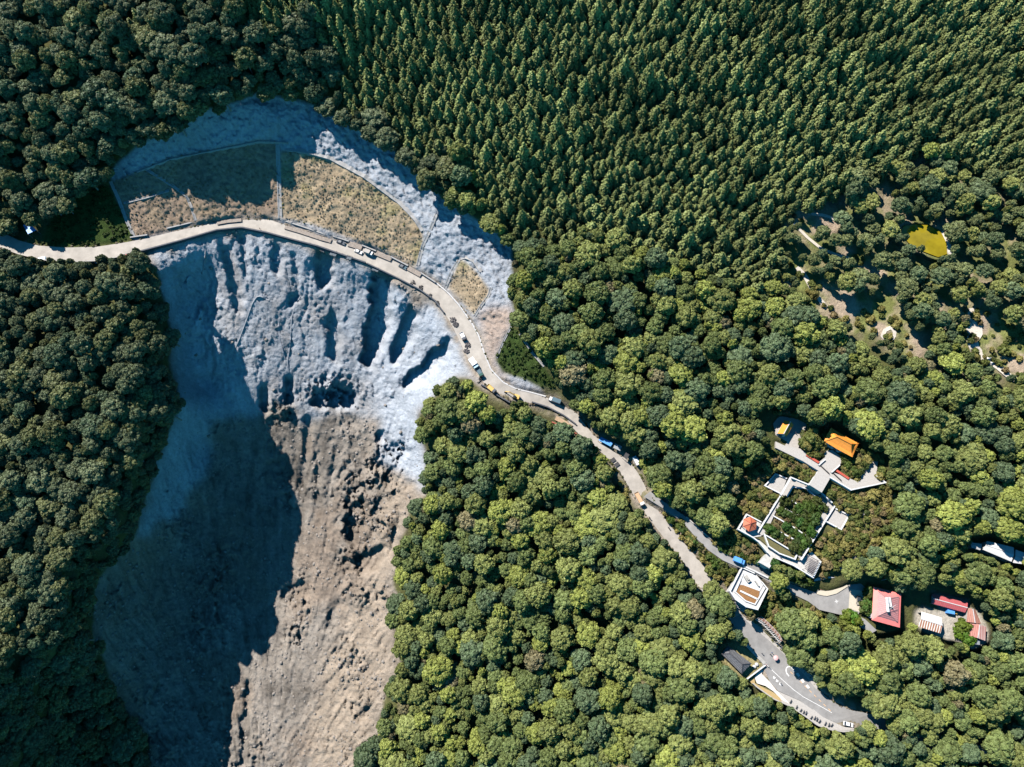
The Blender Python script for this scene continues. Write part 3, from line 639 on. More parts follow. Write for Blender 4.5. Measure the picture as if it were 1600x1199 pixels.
CON_POLY = [(478,-180),(478,0),(500,60),(520,100),(535,160),(560,195),(600,200),(640,240),(680,262),(720,285),(745,310),(770,345),(795,372),(840,372),(870,380),(920,375),(985,378),(1060,402),(1120,430),(1185,465),(1215,430),(1222,380),(1232,330),(1290,310),(1330,285),(1390,255),(1440,238),(1500,255),(1540,275),(1800,320),(1800,-180)]
CONM = poly_mask(CON_POLY, GU+wx*0.5, GV+wy*0.5) | poly_mask([(360,-180),(480,-180),(480,20),(440,35),(400,45),(370,20)]) | poly_mask([(195,-20),(222,-20),(222,40),(205,40)])
CONI_EXC = [(505,150,28),(580,195,24),(700,262,30),(720,290,26),(690,245,18)]
PONDZ = poly_mask([(1225,320),(1340,270),(1440,235),(1620,270),(1700,480),(1500,500),(1420,560),(1340,540),(1260,470),(1215,430)])
def crown_place(u, v, lift):
    h = hgt(u, v)
    for _ in range(5):
        x, y, z = P(u, v, h+lift); uu, vv = PIX(x, y, h); h = 0.5*h+0.5*hgt(uu, vv)
    return x, y, h
def poisson(cands, rad_fn, cell=10):
    grid = {}; out = []
    for (u, v) in cands:
        r = rad_fn(u, v)
        if r is None: continue
        gx, gy = int(u//cell), int(v//cell); ok = True; k = int(r//cell)+2
        for i in range(gx-k, gx+k+1):
            for j in range(gy-k, gy+k+1):
                for (a, b, s) in grid.get((i, j), ()):
                    if (a-u)**2+(b-v)**2 < (0.5*(r+s))**2: ok = False; break
                if not ok: break
            if not ok: break
        if ok: grid.setdefault((gx, gy), []).append((u, v, r)); out.append((u, v, r))
    return out
def scale_at(u, v):   # pixels per metre at the ground
    h = hgt(u, v); b = (599.5-v)/F; t = (H0-h)/(CT-b*ST); return F/t
size_n = lambda u, v: 0.5+0.5*math.sin(u*0.031+math.sin(v*0.023)*2)*math.cos(v*0.027+u*0.011)
def is_con(u, v):
    if not fval(CONM, u, v): return False
    return all((u-a)**2+(v-b)**2 > r*r for a, b, r in CONI_EXC)
cand = np.stack([rng.uniform(-170, 1770, 80000), rng.uniform(-170, 1370, 80000)], 1)
KEEP = np.zeros(GU.shape, bool)
for p_ in (YARD, PLAZA, SHRINE_PAD, GARDEN, EAST_T, WEST_T, PAV_T, LOWER_T, MONU, BELVED, VILLAGE, REDHOUSE, WHITES, POND, HALLGARD, CLEAR1, CLEAR3, G4, [(1126,1008),(1137,1006),(1176,1036),(1160,1056),(1126,1024)],
    [(1178,966),(1190,964),(1224,998),(1222,1012),(1205,1002)], [(1285,667),(1300,664),(1345,690),(1333,718)], [(1440,925),(1515,930),(1545,975),(1545,1005),(1430,990)], [(1513,845),(1545,840),(1602,858),(1602,888),(1575,884),(1515,862)], [(1208,652),(1245,652),(1262,670),(1240,700),(1205,690)],
    [(937,684),(962,692),(1000,722),(995,732),(970,712),(940,692)]): KEEP |= poly_mask(p_)
LITK = poly_mask(YARD) | poly_mask(PLAZA) | poly_mask(VILLAGE) | poly_mask(SHRINE_PAD) | poly_mask(strip_poly(ROAD[48:58])) | poly_mask(REDHOUSE) | poly_mask(MONU) | poly_mask([(1440,925),(1515,930),(1545,975),(1545,1005)]) | poly_mask([(1126,1008),(1176,1036),(1160,1056)])
KEEPR = KEEP | poly_mask(strip_poly([r for r in ROAD[4:] if r[0] < 1400])) | poly_mask(strip_poly(LANE))
def clear_ok(u, v, rp_):
    for a in range(8):
        ca, sa = math.cos(a*math.pi/4), math.sin(a*math.pi/4)
        if fval(KEEP, u+ca*rp_*0.85, v+sa*rp_*0.85) or fval(KEEPR, u+ca*rp_*0.6, v+sa*rp_*0.6): return False
    return not (fval(LITK, u+9, v+8) or fval(LITK, u+16, v+15) or fval(LITK, u+27, v+25))
def rad_b(u, v):
    if fval(ED, u, v) > 0.02 or is_con(u, v): return None
    s = scale_at(u, v)
    k = random.Random(int(u*7+v*131)).uniform(0.5, 1.75)
    if fval(PONDZ, u, v):
        k *= 0.8
        if random.Random(int(u/24)*91+int(v/20)*17).random() < 0.36: return None
    if not clear_ok(u, v, 4.6*s*k):
        k = 0.5
        if not clear_ok(u, v, 4.6*s*k): return None
    return 4.3*s*k
def rad_c(u, v):
    if fval(ED, u, v) > 0.02 or not is_con(u, v): return None
    s = scale_at(u, v); return 3.7*s*random.Random(int(u*7+v*131)).uniform(0.65, 1.4)
PB = poisson(cand, rad_b, 10); PC = poisson(np.concatenate([cand, np.stack([rng.uniform(180, 1770, 60000), rng.uniform(-170, 480, 60000)], 1)]), rad_c, 8)
print('trees', len(PB), len(PC))
LANDM = [('the yellow pond',1445,375),('the temple hall',1314,691),('the small orange shrine',1228,669),('the red pavilion',1172,820),('the red-roofed house',1385,950),('the black-roofed hut',1150,1033),
 ('the pergola',1200,990),('the rusty white shed',1452,970),('the maroon shed',1485,943),('the white roofs',1560,862),('the monument court',1170,920),('the blue truck',1153,877),('the roadside sheds',950,690),
 ('the yellow excavator',800,620),('the flatbed truck',868,624),('the green slope',815,560),('the small straw panel',735,450),('the top rim of the scar',410,145),('the upper scar rim',600,225),('the far scar rim',800,390),
 ('the tarped hut',48,360),('the wooded road end',150,398),('the shaded scar rim',268,560),('the shaded rim foot',215,830),('the debris fan',600,1000),('the bright scar rim',660,760),('the lower white sedan',1324,1131),
 ('the motorbike parking',1260,1115),('the stony hiking path',1525,530),('the bare soil clearing',1340,490),('the orange-bedded truck',998,780),('the top picture edge',800,5),('the plantation heart',1050,180),('the plantation front',900,330),('the dark wood corner',60,60),('the far plantation corner',1560,60),('the dark valley corner',40,1160),('the lowest wood edge',850,1170)]
def in_words(n):
    ones = 'zero one two three four five six seven eight nine ten eleven twelve thirteen fourteen fifteen sixteen seventeen eighteen nineteen'.split()
    tens = '- - twenty thirty forty fifty sixty seventy eighty ninety'.split()
    if n < 20: return ones[n]
    if n < 100: return tens[n//10]+('-'+ones[n % 10] if n % 10 else '')
    return 'hundred'+('-'+in_words(n-100) if n > 100 else '')
def where(u, v, fine_=0):
    nm, a, b = min(LANDM, key=lambda l: (l[1]-u)**2+(l[2]-v)**2); dx, dy = u-a, v-b; d = math.hypot(dx, dy)/3.3
    ang = math.degrees(math.atan2(dx, -dy)) % 360
    hr = ['twelve', 'one', 'two', 'three', 'four', 'five', 'six', 'seven', 'eight', 'nine', 'ten', 'eleven'][int((ang+15)//30) % 12]
    w_ = in_words(max(1, int(d))) if fine_ else in_words(max(1, int(round(d))))
    if fine_: w_ += ['', '-plus', '-and-half', '-odd'][int((d % 1)*4) % 4]
    return f"{w_} metres at {hr} o'clock from {nm}"
def leafcol(u, v, kind):
    r = random.Random(int(u*13+v*57)); n = math.sin(u*0.013+1)*math.cos(v*0.017)
    if kind == 'con': c = np.array([0.215, 0.255, 0.092])*r.uniform(0.7, 1.3)*(1.0+0.18*n+0.15*math.sin(u*0.04+v*0.03)*math.sin(v*0.05)); name = 'dark green'
    elif fval(PONDZ, u, v):
        k = r.random(); c, name = ((np.array([0.105, 0.125, 0.045]), 'olive') if k < .5 else (np.array([0.080, 0.110, 0.048]), 'grey-green') if k < .85 else (np.array([0.15, 0.165, 0.04]), 'yellow-green'))
    elif u < 480 or (u < 700 and v < 320):
        k = r.random(); c, name = ((np.array([0.072, 0.092, 0.045]), 'grey-green') if k < .55 else (np.array([0.085, 0.098, 0.036]), 'dull olive') if k < .85 else (np.array([0.052, 0.080, 0.040]), 'dark green'))
    else:
        k = r.random(); c, name = ((np.array([0.088, 0.115, 0.032]), 'mid-green') if k < .34 else (np.array([0.125, 0.145, 0.036]), 'olive') if k < .62 else (np.array([0.062, 0.092, 0.042]), 'bluish green') if k < .82 else (np.array([0.155, 0.180, 0.032]), 'yellow-green') if k < .975 else (np.array([0.13, 0.115, 0.055]), 'brownish'))
        if v < 760 and u > 780 and k < .3: c = c*0.9
    if kind != 'con': c = (c*0.88+0.12*c.mean())*r.uniform(1.45, 2.15)
    return [float(x) for x in c], name
def broad_rec(u, v, r, lift=8.5):
    s = scale_at(u, v); sc = (r/s)/7.0*rnd.uniform(1.22, 1.62); x, y, h = crown_place(u, v, lift*min(sc, 1.15)); c, nm = leafcol(u, v, 'b')
    zz = rnd.uniform(0.8, 1.3)*min(1.15, max(0.8, sc)); pk = rnd.randrange(8) if not (fval(PONDZ, u, v) and rnd.random() < .7) else 8+rnd.randrange(3)
    return dict(u=u, v=v, x=x, y=y, z=h, sc=(sc, sc*rnd.uniform(.88, 1.12), zz), rz=rnd.uniform(0, 6.28), pk=pk, c=c, nm=nm, app=sc*s)
rnd = random.Random(5)
RB = [broad_rec(*p) for p in PB+[(1122,936,27.0),(1134,948,18.0),(1112,922,17.0),(1217,908,16.0)]]
RC = []
for (u, v, r) in PC:
    s = scale_at(u, v); sc = (r/s)/4.5*rnd.uniform(0.98, 1.22); x, y, h = crown_place(u, v, 5.5*sc); c, nm = leafcol(u, v, 'con')
    RC.append(dict(u=u, v=v, x=x, y=y, z=h, sc=(sc, sc, sc*rnd.uniform(.75, 1.3)), rz=rnd.uniform(0, 6.28), pk=rnd.randrange(5), c=c, nm=nm, app=sc*s))
def inview(d): return 6 < d['u'] < 1594 and 6 < d['v'] < 1193
def split(recs, n):
    iv_ = sorted([i for i, d in enumerate(recs) if inview(d)], key=lambda i: -recs[i]['app'])[:n]
    s = set(iv_); return [recs[i] for i in iv_], [d for i, d in enumerate(recs) if i not in s]
def make_tree(name, cmesh, tmesh):
    root = empty(name, (0, 0, 0)); c = bpy.data.objects.new('crown', cmesh); COL.objects.link(c); c.parent = root
    t = bpy.data.objects.new('trunk', tmesh); COL.objects.link(t); t.parent = root
    return root
CRN = []
def plant(recs, name, protos, trunks, cat, group, word):
    seen = {}; srcs = {}
    made = []
    labels = [f"{'large ' if i < len(recs)//5 else ''}{d['nm']} {word} {where(d['u'], d['v'])}" for i, d in enumerate(recs)]
    labels = [l if len(l.split()) <= 16 else l.replace('large ', '').replace('broadleaf ', '') for l in labels]
    labels = [l if labels.count(l) == 1 else f"{'large ' if i < len(recs)//5 else ''}{recs[i]['nm']} {word} {where(recs[i]['u'], recs[i]['v'], 1)}" for i, l in enumerate(labels)]
    cnt = {}
    for i, d in enumerate(recs):
        k = d['pk']
        if k in srcs: root = copy_tree(srcs[k])
        else: root = make_tree(name, protos[k], trunks[k % len(trunks)]); srcs[k] = root
        root.name = name
        root.location = (d['x'], d['y'], d['z']); root.rotation_euler = (0, 0, d['rz']); root.scale = d['sc']
        for ch in root.children:
            if ch.name.startswith('crown'): ch['leafcol'] = d['c']
        tag(root, labels[i], cat, group); made.append(root)
    return made, srcs
def scatter_nodes(srcs):
    ng = bpy.data.node_groups.new('scatter', 'GeometryNodeTree')
    ng.interface.new_socket('Geometry', in_out='INPUT', socket_type='NodeSocketGeometry'); ng.interface.new_socket('Geometry', in_out='OUTPUT', socket_type='NodeSocketGeometry')
    N = ng.nodes; Lk = ng.links; gi = N.new('NodeGroupInput'); go = N.new('NodeGroupOutput')
    g2 = N.new('GeometryNodeGeometryToInstance')
    for o in reversed(srcs):
        oi = N.new('GeometryNodeObjectInfo'); oi.inputs['Object'].default_value = o; oi.inputs['As Instance'].default_value = True; oi.transform_space = 'ORIGINAL'
        Lk.new(oi.outputs['Geometry'], g2.inputs[0])
    ip = N.new('GeometryNodeInstanceOnPoints'); ip.inputs['Pick Instance'].default_value = True
    # Geometry to Instance wraps everything into one; join instead keeps them apart
    jn = N.new('GeometryNodeJoinGeometry')
    for l in list(Lk):
        if l.to_node == g2: s = l.from_socket; Lk.remove(l); Lk.new(s, jn.inputs[0])
    N.remove(g2)
    Lk.new(jn.outputs[0], ip.inputs['Instance']); Lk.new(gi.outputs[0], ip.inputs['Points'])
    def at(nm, ty):
        a = N.new('GeometryNodeInputNamedAttribute'); a.data_type = ty; a.inputs[0].default_value = nm; return a.outputs[0]
    Lk.new(at('pick', 'INT'), ip.inputs['Instance Index']); Lk.new(at('scl', 'FLOAT_VECTOR'), ip.inputs['Scale'])
    er = N.new('FunctionNodeEulerToRotation'); Lk.new(at('rot', 'FLOAT_VECTOR'), er.inputs[0]); Lk.new(er.outputs[0], ip.inputs['Rotation'])
    Lk.new(ip.outputs[0], go.inputs[0])
    return ng
def stuff(name, recs, srcs, label, cat, kind='stuff'):
    me = bpy.data.meshes.new(name); n = len(recs); me.vertices.add(n)
    me.vertices.foreach_set('co', np.array([(d['x'], d['y'], d['z']) for d in recs], np.float32).ravel())
    a = me.attributes.new('pick', 'INT', 'POINT'); a.data.foreach_set('value', np.array([d['pk'] for d in recs], np.int32))
    for nm, key in (('scl', 'sc'), ('leafcol', 'c')):
        a = me.attributes.new(nm, 'FLOAT_VECTOR', 'POINT'); a.data.foreach_set('vector', np.array([d[key] for d in recs], np.float32).ravel())
    a = me.attributes.new('rot', 'FLOAT_VECTOR', 'POINT'); a.data.foreach_set('vector', np.array([(0, 0, d['rz']) for d in recs], np.float32).ravel())
    o = link_mesh(name, me); mod = o.modifiers.new('scatter', 'NODES'); mod.node_group = scatter_nodes(srcs)
    return tag(o, label, cat, None, kind)
selB, restB = split(RB, 300); selC, restC = split(RC, 300)
_, sB = plant(selB, 'broadleaf_tree', BROAD+FEATHER, TRB, 'tree', 'broadleaf trees of the mountain forest', 'broadleaf tree')
_, sC = plant(selC, 'conifer_tree', CONI, TRC, 'conifer', 'conifers of the plantation', 'conifer')
def crown_of(root): return [c for c in root.children if c.name.startswith('crown')][0]
def fix_picks(recs, s):
    keys = sorted(s); idx = {k: i for i, k in enumerate(keys)}
    for d in recs: d['pk'] = idx.get(d['pk'], d['pk'] % len(keys))
    return [crown_of(s[k]) for k in keys]
stuff('broadleaf_forest', restB, fix_picks(restB, sB), 'dense mass of smaller broadleaf crowns covering the mountainside', 'forest')
stuff('conifer_forest', restC, fix_picks(restC, sC), 'dense conifer plantation covering the upper slope', 'forest')
#@@OBJECTS
# ------------------------------------------------------------------ helpers for built things
RC_ = [((a+c)/2, (b+d)/2) for a, b, c, d in ROAD]
_t = np.linspace(0, len(RC_)-1, len(RC_)*10); RX = np.interp(_t, range(len(RC_)), [p[0] for p in RC_]); RY = np.interp(_t, range(len(RC_)), [p[1] for p in RC_])
def road_z(u, v):
    i = int(((RX-u)**2+(RY-v)**2).argmin()); return roadh(RX[i])
def W(u, v, z): return Vector(P(u, v, z))
def G(u, v, dz=0.0): return Vector(P(u, v, hgt(u, v)+dz))
def heading(u0, v0, u1, v1, z):
    d = W(u1, v1, z)-W(u0, v0, z); return math.atan2(d.y, d.x)
def wall_line(name, pts, z, h, wd, m, label, cat='wall', group=None, closed=False, depth=0.6, zs=None):
    b = MB(); pp = list(pts)+([pts[0]] if closed else [])
    zz = zs if zs else [z]*len(pp)
    for i in range(len(pp)-1):
        p = W(pp[i][0], pp[i][1], zz[i]+h); q = W(pp[i+1][0], pp[i+1][1], zz[i+1]+h); d = (q-p); L = d.length
        if L < 0.05: continue
        d2 = Vector((d.x, d.y, 0)).normalized(); n = Vector((-d2.y, d2.x, 0))*wd/2; e = d2*(wd/2-0.003*i)
        p0 = p-e; q0 = q+e; H = h+depth-0.004*i; k = 0.002*(i % 3)
        vs = [p0-n, q0-n, q0+n, p0+n]; vs = [Vector((x.x, x.y, x.z-H)) for x in vs]+[Vector((x.x, x.y, x.z-k)) for x in vs]
        b.add(vs, [(3, 2, 1, 0), (4, 5, 6, 7), (0, 1, 5, 4), (1, 2, 6, 5), (2, 3, 7, 6), (3, 0, 4, 7)])
    return tag(b.build(name, m), label, cat, group)
def drape(name, pts, wd, ht, m, label, cat, group=None, kind=None, fn=None, rim=False):
    P_ = np.array(pts, float); seg = np.hypot(*np.diff(P_, axis=0).T); t = np.concatenate([[0], np.cumsum(seg)]); n = max(3, int(t[-1]/5)+1)
    tt = np.linspace(0, t[-1], n); U = np.interp(tt, t, P_[:, 0]); V = np.interp(tt, t, P_[:, 1]); b = MB()
    pt = [(W(u, v, fn(u, v)) if fn else G(u, v)) for u, v in zip(U, V)]
    def ribbon(off, ww, up, dn):
        vs = []
        for i, p in enumerate(pt):
            d = pt[min(i+1, n-1)]-pt[max(i-1, 0)]; d = Vector((d.x, d.y, 0)).normalized(); s = Vector((-d.y, d.x, 0))
            for o, z in ((off-ww/2, -dn), (off-ww/2, up), (off+ww/2, up), (off+ww/2, -dn)): vs.append(p+s*o+Vector((0, 0, z)))
        fs = []
        for i in range(n-1):
            for k in range(4): fs.append((i*4+k, i*4+(k+1) % 4, i*4+4+(k+1) % 4, i*4+4+k))
        fs += [(3, 2, 1, 0), tuple(n*4-4+k for k in range(4))]
        b.add(vs, fs)
    if rim:
        ribbon(0, wd*0.5, 0.12, 1.2); ribbon(-wd*0.38, wd*0.24, ht, 1.2); ribbon(wd*0.38, wd*0.24, ht, 1.2)
    else: ribbon(0, wd, ht, 1.2)
    return tag(b.build(name, m), label, cat, group, kind)

# ------------------------------------------------------------------ drains, channels, retaining walls, barriers
M_CH = mat('weathered_concrete', (0.33, 0.33, 0.335), 0.85, 0.15, 1.0)
for pts, wd, lab in [([(434,226),(436,280),(438,342)], 2.2, 'straight stepped channel dividing the brown and the straw-coloured grass panels'),
 ([(227,264),(248,277),(269,290),(292,307),(300,326),(306,345)], 1.4, 'bent channel running down through the shaded brown grass panel'),
 ([(193,318),(230,309),(264,298)], 1.2, 'short level channel crossing the end of the shaded grass panel'),
 ([(173,284),(186,312),(198,345),(210,371)], 1.6, 'channel between the dark green slope and the shaded grass panel'),
 ([(682,335),(673,358),(660,386),(653,415)], 1.8, 'channel running down the grey slope beside the large straw panel'),
 ([(695,452),(706,425),(718,405),(728,402),(741,409),(752,425)], 1.8, 'hooked channel round the top of the small dry panel'),
 ([(767,450),(764,462),(752,478),(742,494)], 1.4, 'short channel along the right edge of the small dry panel'),
 ([(214,268),(266,248),(340,233),(405,220),(450,222)], 1.6, 'long channel above the shaded brown grass panel'),
 ([(448,233),(480,237),(516,247),(570,276),(624,316),(650,343),(661,361)], 2.4, 'pale berm along the top of the large straw panel'),
 ([(800,508),(786,535),(776,560)], 1.0, 'thin kerb between brown rubble and the dark green slope'),
 ([(812,522),(832,552),(850,573)], 1.2, 'kerb along the wooded side of the dark green slope')]:
    drape('drainage_channel', pts, wd, 0.35, M_CH, lab, 'drain channel', 'drainage channels on the slopes', rim=(wd < 2.3))
M_HOSE = mat('pale_drain_pipe', (0.30, 0.32, 0.36), 0.6, 0.1)
for pts, lab in [([(364,562),(366,548),(374,530),(386,498),(394,475),(401,464),(408,463),(420,470)], 'hooked drain pipe lying on the grey scar face'),
 ([(470,463),(462,475),(456,495),(453,540),(449,565),(452,588)], 'long drain pipe down the middle of the scar'),
 ([(321,392),(319,410),(315,429)], 'short drain pipe under the road at the shaded gully'),
 ([(435,500),(437,530),(442,550),(446,562)], 'thin drain pipe beside the long one'),
 ([(382,386),(384,405),(386,428)], 'straight seam pipe just under the bend')]:
    drape('drain_pipe', pts, 0.6, 0.35, M_HOSE, lab, 'pipe', 'drain pipes on the scar')
M_BARR = mat('dark_barrier', (0.085, 0.095, 0.115), 0.8, 0.25)
rz = road_z
drape('roadside_barrier', [(190,402),(222,394),(285,377),(340,361),(378,357),(418,365),(462,377),(497,386),(537,400),(572,412)], 0.7, 1.3, M_BARR, 'long dark barrier along the outer edge of the upper bend', 'barrier', 'barriers on the outer road edge', fn=rz)
drape('roadside_barrier', [(574,413),(620,435),(655,453),(680,471),(694,490)], 0.6, 1.1, M_BARR, 'thinner dark barrier beside the rubble piles on the bend', 'barrier', 'barriers on the outer road edge', fn=rz)
drape('roadside_barrier', [(752,602),(760,606),(776,618),(797,630)], 0.6, 1.0, M_BARR, 'dark curved barrier outside the excavator', 'barrier', 'barriers on the outer road edge', fn=rz)
drape('roadside_barrier', [(831,629),(856,637),(881,650),(900,664)], 0.6, 1.0, M_BARR, 'dark barrier above the dug trench opposite the flatbed truck', 'barrier', 'barriers on the outer road edge', fn=rz)
drape('roadside_barrier', [(56,406),(100,411),(150,409),(185,403)], 0.6, 1.0, M_CONC, 'grey concrete barrier where the road leaves the left wood', 'barrier', 'barriers on the outer road edge', fn=rz)
drape('roadside_barrier', [(904,680),(920,690),(937,702)], 0.6, 1.0, M_CONC, 'pale concrete barrier opposite the blue sheds', 'barrier', 'barriers on the outer road edge', fn=rz)
drape('kerb_wall', [(682,443),(700,458),(717,477),(737,505),(748,525),(757,553),(767,578),(786,598),(806,608),(831,614),(853,620)], 0.7, 0.5, M_WALL, 'long white kerb wall on the inner side of the bend', 'kerb', fn=rz)
drape('road_parapet', [(1176,1068),(1181,1073),(1208,1092),(1235,1104),(1257,1119),(1276,1133),(1297,1140),(1317,1143),(1342,1140)], 0.5, 1.0, M_CONC, 'grey parapet along the outer edge of the lower road terrace', 'parapet', fn=rz)
for pts, lab in [([(205,373),(232,369)], 'short pale retaining wall at the foot of the brown panel near the dark slope'), ([(262,359),(300,350),(340,341)], 'pale retaining wall under the sunlit patch of the brown panel'),
 ([(418,338),(436,344)], 'tiny pale retaining wall left of the stepped channel foot'), ([(439,345),(470,355),(508,368)], 'long retaining wall right of the stepped channel foot'),
 ([(521,371),(546,379)], 'retaining wall piece above the dark pickup'), ([(566,385),(588,394)], 'retaining wall piece above the white sedan on the bend'),
 ([(611,403),(638,417)], 'retaining wall piece above the dark hatchback'), ([(658,428),(681,443)], 'retaining wall piece where the white kerb wall begins')]:
    drape('retaining_wall', pts, 0.7, 1.3, M_CH, lab, 'retaining wall', 'retaining walls at the slope foot', fn=rz)
drape('gravel_berm', [(446,356),(470,363),(500,373),(518,378)], 2.2, 0.7, M_GRAVEL, 'brown gravel bank between road and retaining wall left of the dark pickup', 'gravel bank', None, 'stuff', fn=rz)
drape('gravel_berm', [(545,382),(566,388)], 3.0, 0.7, M_GRAVEL, 'brown gravel bank above the white sedan on the bend', 'gravel bank', None, 'stuff', fn=rz)
drape('gravel_berm', [(588,396),(612,406)], 3.0, 0.7, M_GRAVEL, 'brown gravel bank between the white van and the dark hatchback', 'gravel bank', None, 'stuff', fn=rz)
drape('gravel_berm', [(638,420),(658,431)], 2.6, 0.7, M_GRAVEL, 'brown gravel bank right of the dark hatchback', 'gravel bank', None, 'stuff', fn=rz)
drape('gravel_berm', [(340,350),(356,347),(378,345)], 2.0, 0.7, M_GRAVEL, 'brown gravel bank at the top of the bend', 'gravel bank', None, 'stuff', fn=rz)
M_DGR = mat('dark_gravel', (0.16, 0.15, 0.155), 0.95, 0.3, 2, 0.2)
def heap(name, u, v, n, spread, size, m, label, cat, group=None, dark=None):
    b = MB(); r = random.Random(int(u+v)); c = W(u, v, road_z(u, v))
    for i in range(n):
        a = r.uniform(0, 6.28); d = spread*math.sqrt(r.random()); s = size*r.uniform(0.5, 1.3)
        b.box(c.x+math.cos(a)*d, c.y+math.sin(a)*d, c.z+s*0.3, s, s*r.uniform(.6, 1), s*0.9, r.uniform(0, 3), 0.45)
    return tag(b.build(name, m), label, cat, group)
for u, v, sp, lab in [(707,500,1.6,'dark gravel heap on the outer lane above the white pickup'), (712,507,1.5,'second dark gravel heap touching the first one'), (731,540,1.5,'dark gravel heap below the white pickup'), (729,549,1.3,'small dark gravel heap just above the white box truck')]:
    heap('gravel_heap', u, v, 60, sp, 0.7, M_DGR, lab, 'gravel heap', 'dark gravel heaps')
for u, v, lab in [(645,442,'first dark rubble pile along the thin barrier, counted from the pale panel end'), (658,450,'dark rubble pile between the first pile and the middle of the barrier'), (671,463,'small rubble pile at the middle of the thin barrier'), (683,474,'rubble pile near the end of the thin barrier')]:
    heap('rubble_pile', u, v, 22, 1.2, 0.8, M_DARK, lab, 'rubble pile', 'dark rubble piles on the bend')
for u, v, lab in [(751,593,'dark scrap pile between the green pickup and the yellow truck'), (758,602,'small dark scrap pile beside the yellow truck')]:
    heap('rubble_pile', u, v, 14, 0.9, 0.6, M_DARK, lab, 'rubble pile', 'dark rubble piles on the bend')
for u, v, lab in [(958,719,'flat dark steel plate on the road edge opposite the sheds'), (964,726,'flat dark steel plate beside the brown verge')]:
    b = MB(); c = W(u, v, road_z(u, v)+0.25); b.box(c.x, c.y, c.z, 2.4, 1.9, 0.25, 0.6); tag(b.build('steel_plate', M_DARK), lab, 'steel plate', 'steel plates on the road')
# anchor platforms on the grey slope just outside the barrier
def anchor_platform(u, v, lab, L=3.6):
    c = G(u, v, 1.0); root = empty('anchor_platform', c, -0.35); b = MB()
    for i in range(7): b.box(-L/2+L*(i+.5)/7, 0, 0.5, L/7*0.7, 2.0, 0.12)
    b.build('deck', mat('dull_blue_steel', (0.13, 0.17, 0.21), 0.6, 0.2), root); f = MB()
    for x in (-L/2, 0, L/2):
        for y in (-1, 1): f.bar((x, y, -2.5), (x, y, 1.3), 0.14)
    for y in (-1, 1): f.bar((-L/2, y, 1.3), (L/2, y, 1.3), 0.12); f.bar((-L/2, y, 0.42), (L/2, y, 0.42), 0.12)
    f.build('frame', M_DARK, root)
    tag(root, lab, 'work platform', 'work platforms on the scar edge')
anchor_platform(505, 392, 'small slatted work platform outside the barrier, highest of four', 2.4); anchor_platform(521, 398, 'widest slatted work platform outside the barrier')
anchor_platform(546, 404, 'slatted work platform between the widest one and the lone one', 2.6); anchor_platform(587, 422, 'lone slatted work platform below the white van')

# ------------------------------------------------------------------ vehicles
def cm(name, c, rough=0.3, met=0.0): return mat(name, c, rough, 0.03, 1, 0, met, 0.5)
C_WHITE = cm('white_car_paint', (0.82, 0.82, 0.82)); C_BLUE = cm('blue_tarp', (0.10, 0.33, 0.75), 0.5); C_GREEN = cm('dark_green_paint', (0.05, 0.12, 0.10)); C_GREY = cm('grey_paint', (0.12, 0.13, 0.15))
C_YEL = cm('machine_yellow', (0.60, 0.40, 0.12), 0.6); C_TEAL = cm('blue_grey_paint', (0.10, 0.16, 0.20)); C_ORB = cm('orange_load', (0.55, 0.36, 0.22), 0.8); C_LB = cm('light_blue_paint', (0.45, 0.65, 0.78))
def wheels(root, xs, ty, r=0.34, wd=0.24):
    for x in xs:
        for s in (-1, 1):
            b = MB(); b.cyl((x, s*(ty-wd/2), r), (x, s*(ty+wd/2), r), r, n=14); o = b.build('wheel', M_RUB, root)
            b = MB(); b.cyl((x, s*(ty+wd/2), r), (x, s*(ty+wd/2+0.02), r), r*0.55, n=10); b.build('rim', M_STEEL, o)
def profile(name, pts, halfw, m, root, bevel=0.06, taper=None):
    b = MB(); n = len(pts); vs = []
    for s in (-1, 1):
        for x, z in pts: vs.append((x, s*(halfw-(taper*(z-pts[0][1]) if taper else 0)), z))
    b.add(vs, [tuple(range(n)), tuple(range(2*n-1, n-1, -1))]+[(i, n+i, n+(i+1) % n, (i+1) % n) for i in range(n)])
    return b.build(name, m, root, bevel)
def car(u, v, hu, hv, m, name, lab, cat, L=4.5, z=None, group=None, roofm=None):
    z = road_z(u, v) if z is None else z; c = W(u, v, z); root = empty(name, c, heading(u, v, u+hu, v+hv, z)); k = L/4.5
    profile('body', [(x*k, zz) for x, zz in [(-2.2,0.3),(2.2,0.3),(2.25,0.6),(2.1,0.78),(1.1,0.92),(-1.9,0.98),(-2.22,0.85)]], 0.88, m, root)
    profile('windows', [(x*k, zz) for x, zz in [(1.15,0.9),(0.45,1.38),(-1.25,1.40),(-1.95,0.95)]], 0.78, M_GLASS, root, 0.03, 0.25)
    profile('roof', [(x*k, zz) for x, zz in [(0.42,1.36),(0.30,1.45),(-1.15,1.46),(-1.28,1.38)]], 0.66, roofm or m, root, 0.02)
    wheels(root, (1.4*k, -1.4*k), 0.80)
    for s in (-1, 1): MB().box(2.2*k, s*0.65, 0.66, 0.10, 0.3, 0.14).build('headlight', M_STEEL, root); MB().box(-2.22*k, s*0.68, 0.74, 0.08, 0.26, 0.16).build('tail_light', M_RUST, root)
    return tag(root, lab, cat, group or 'cars along the road')
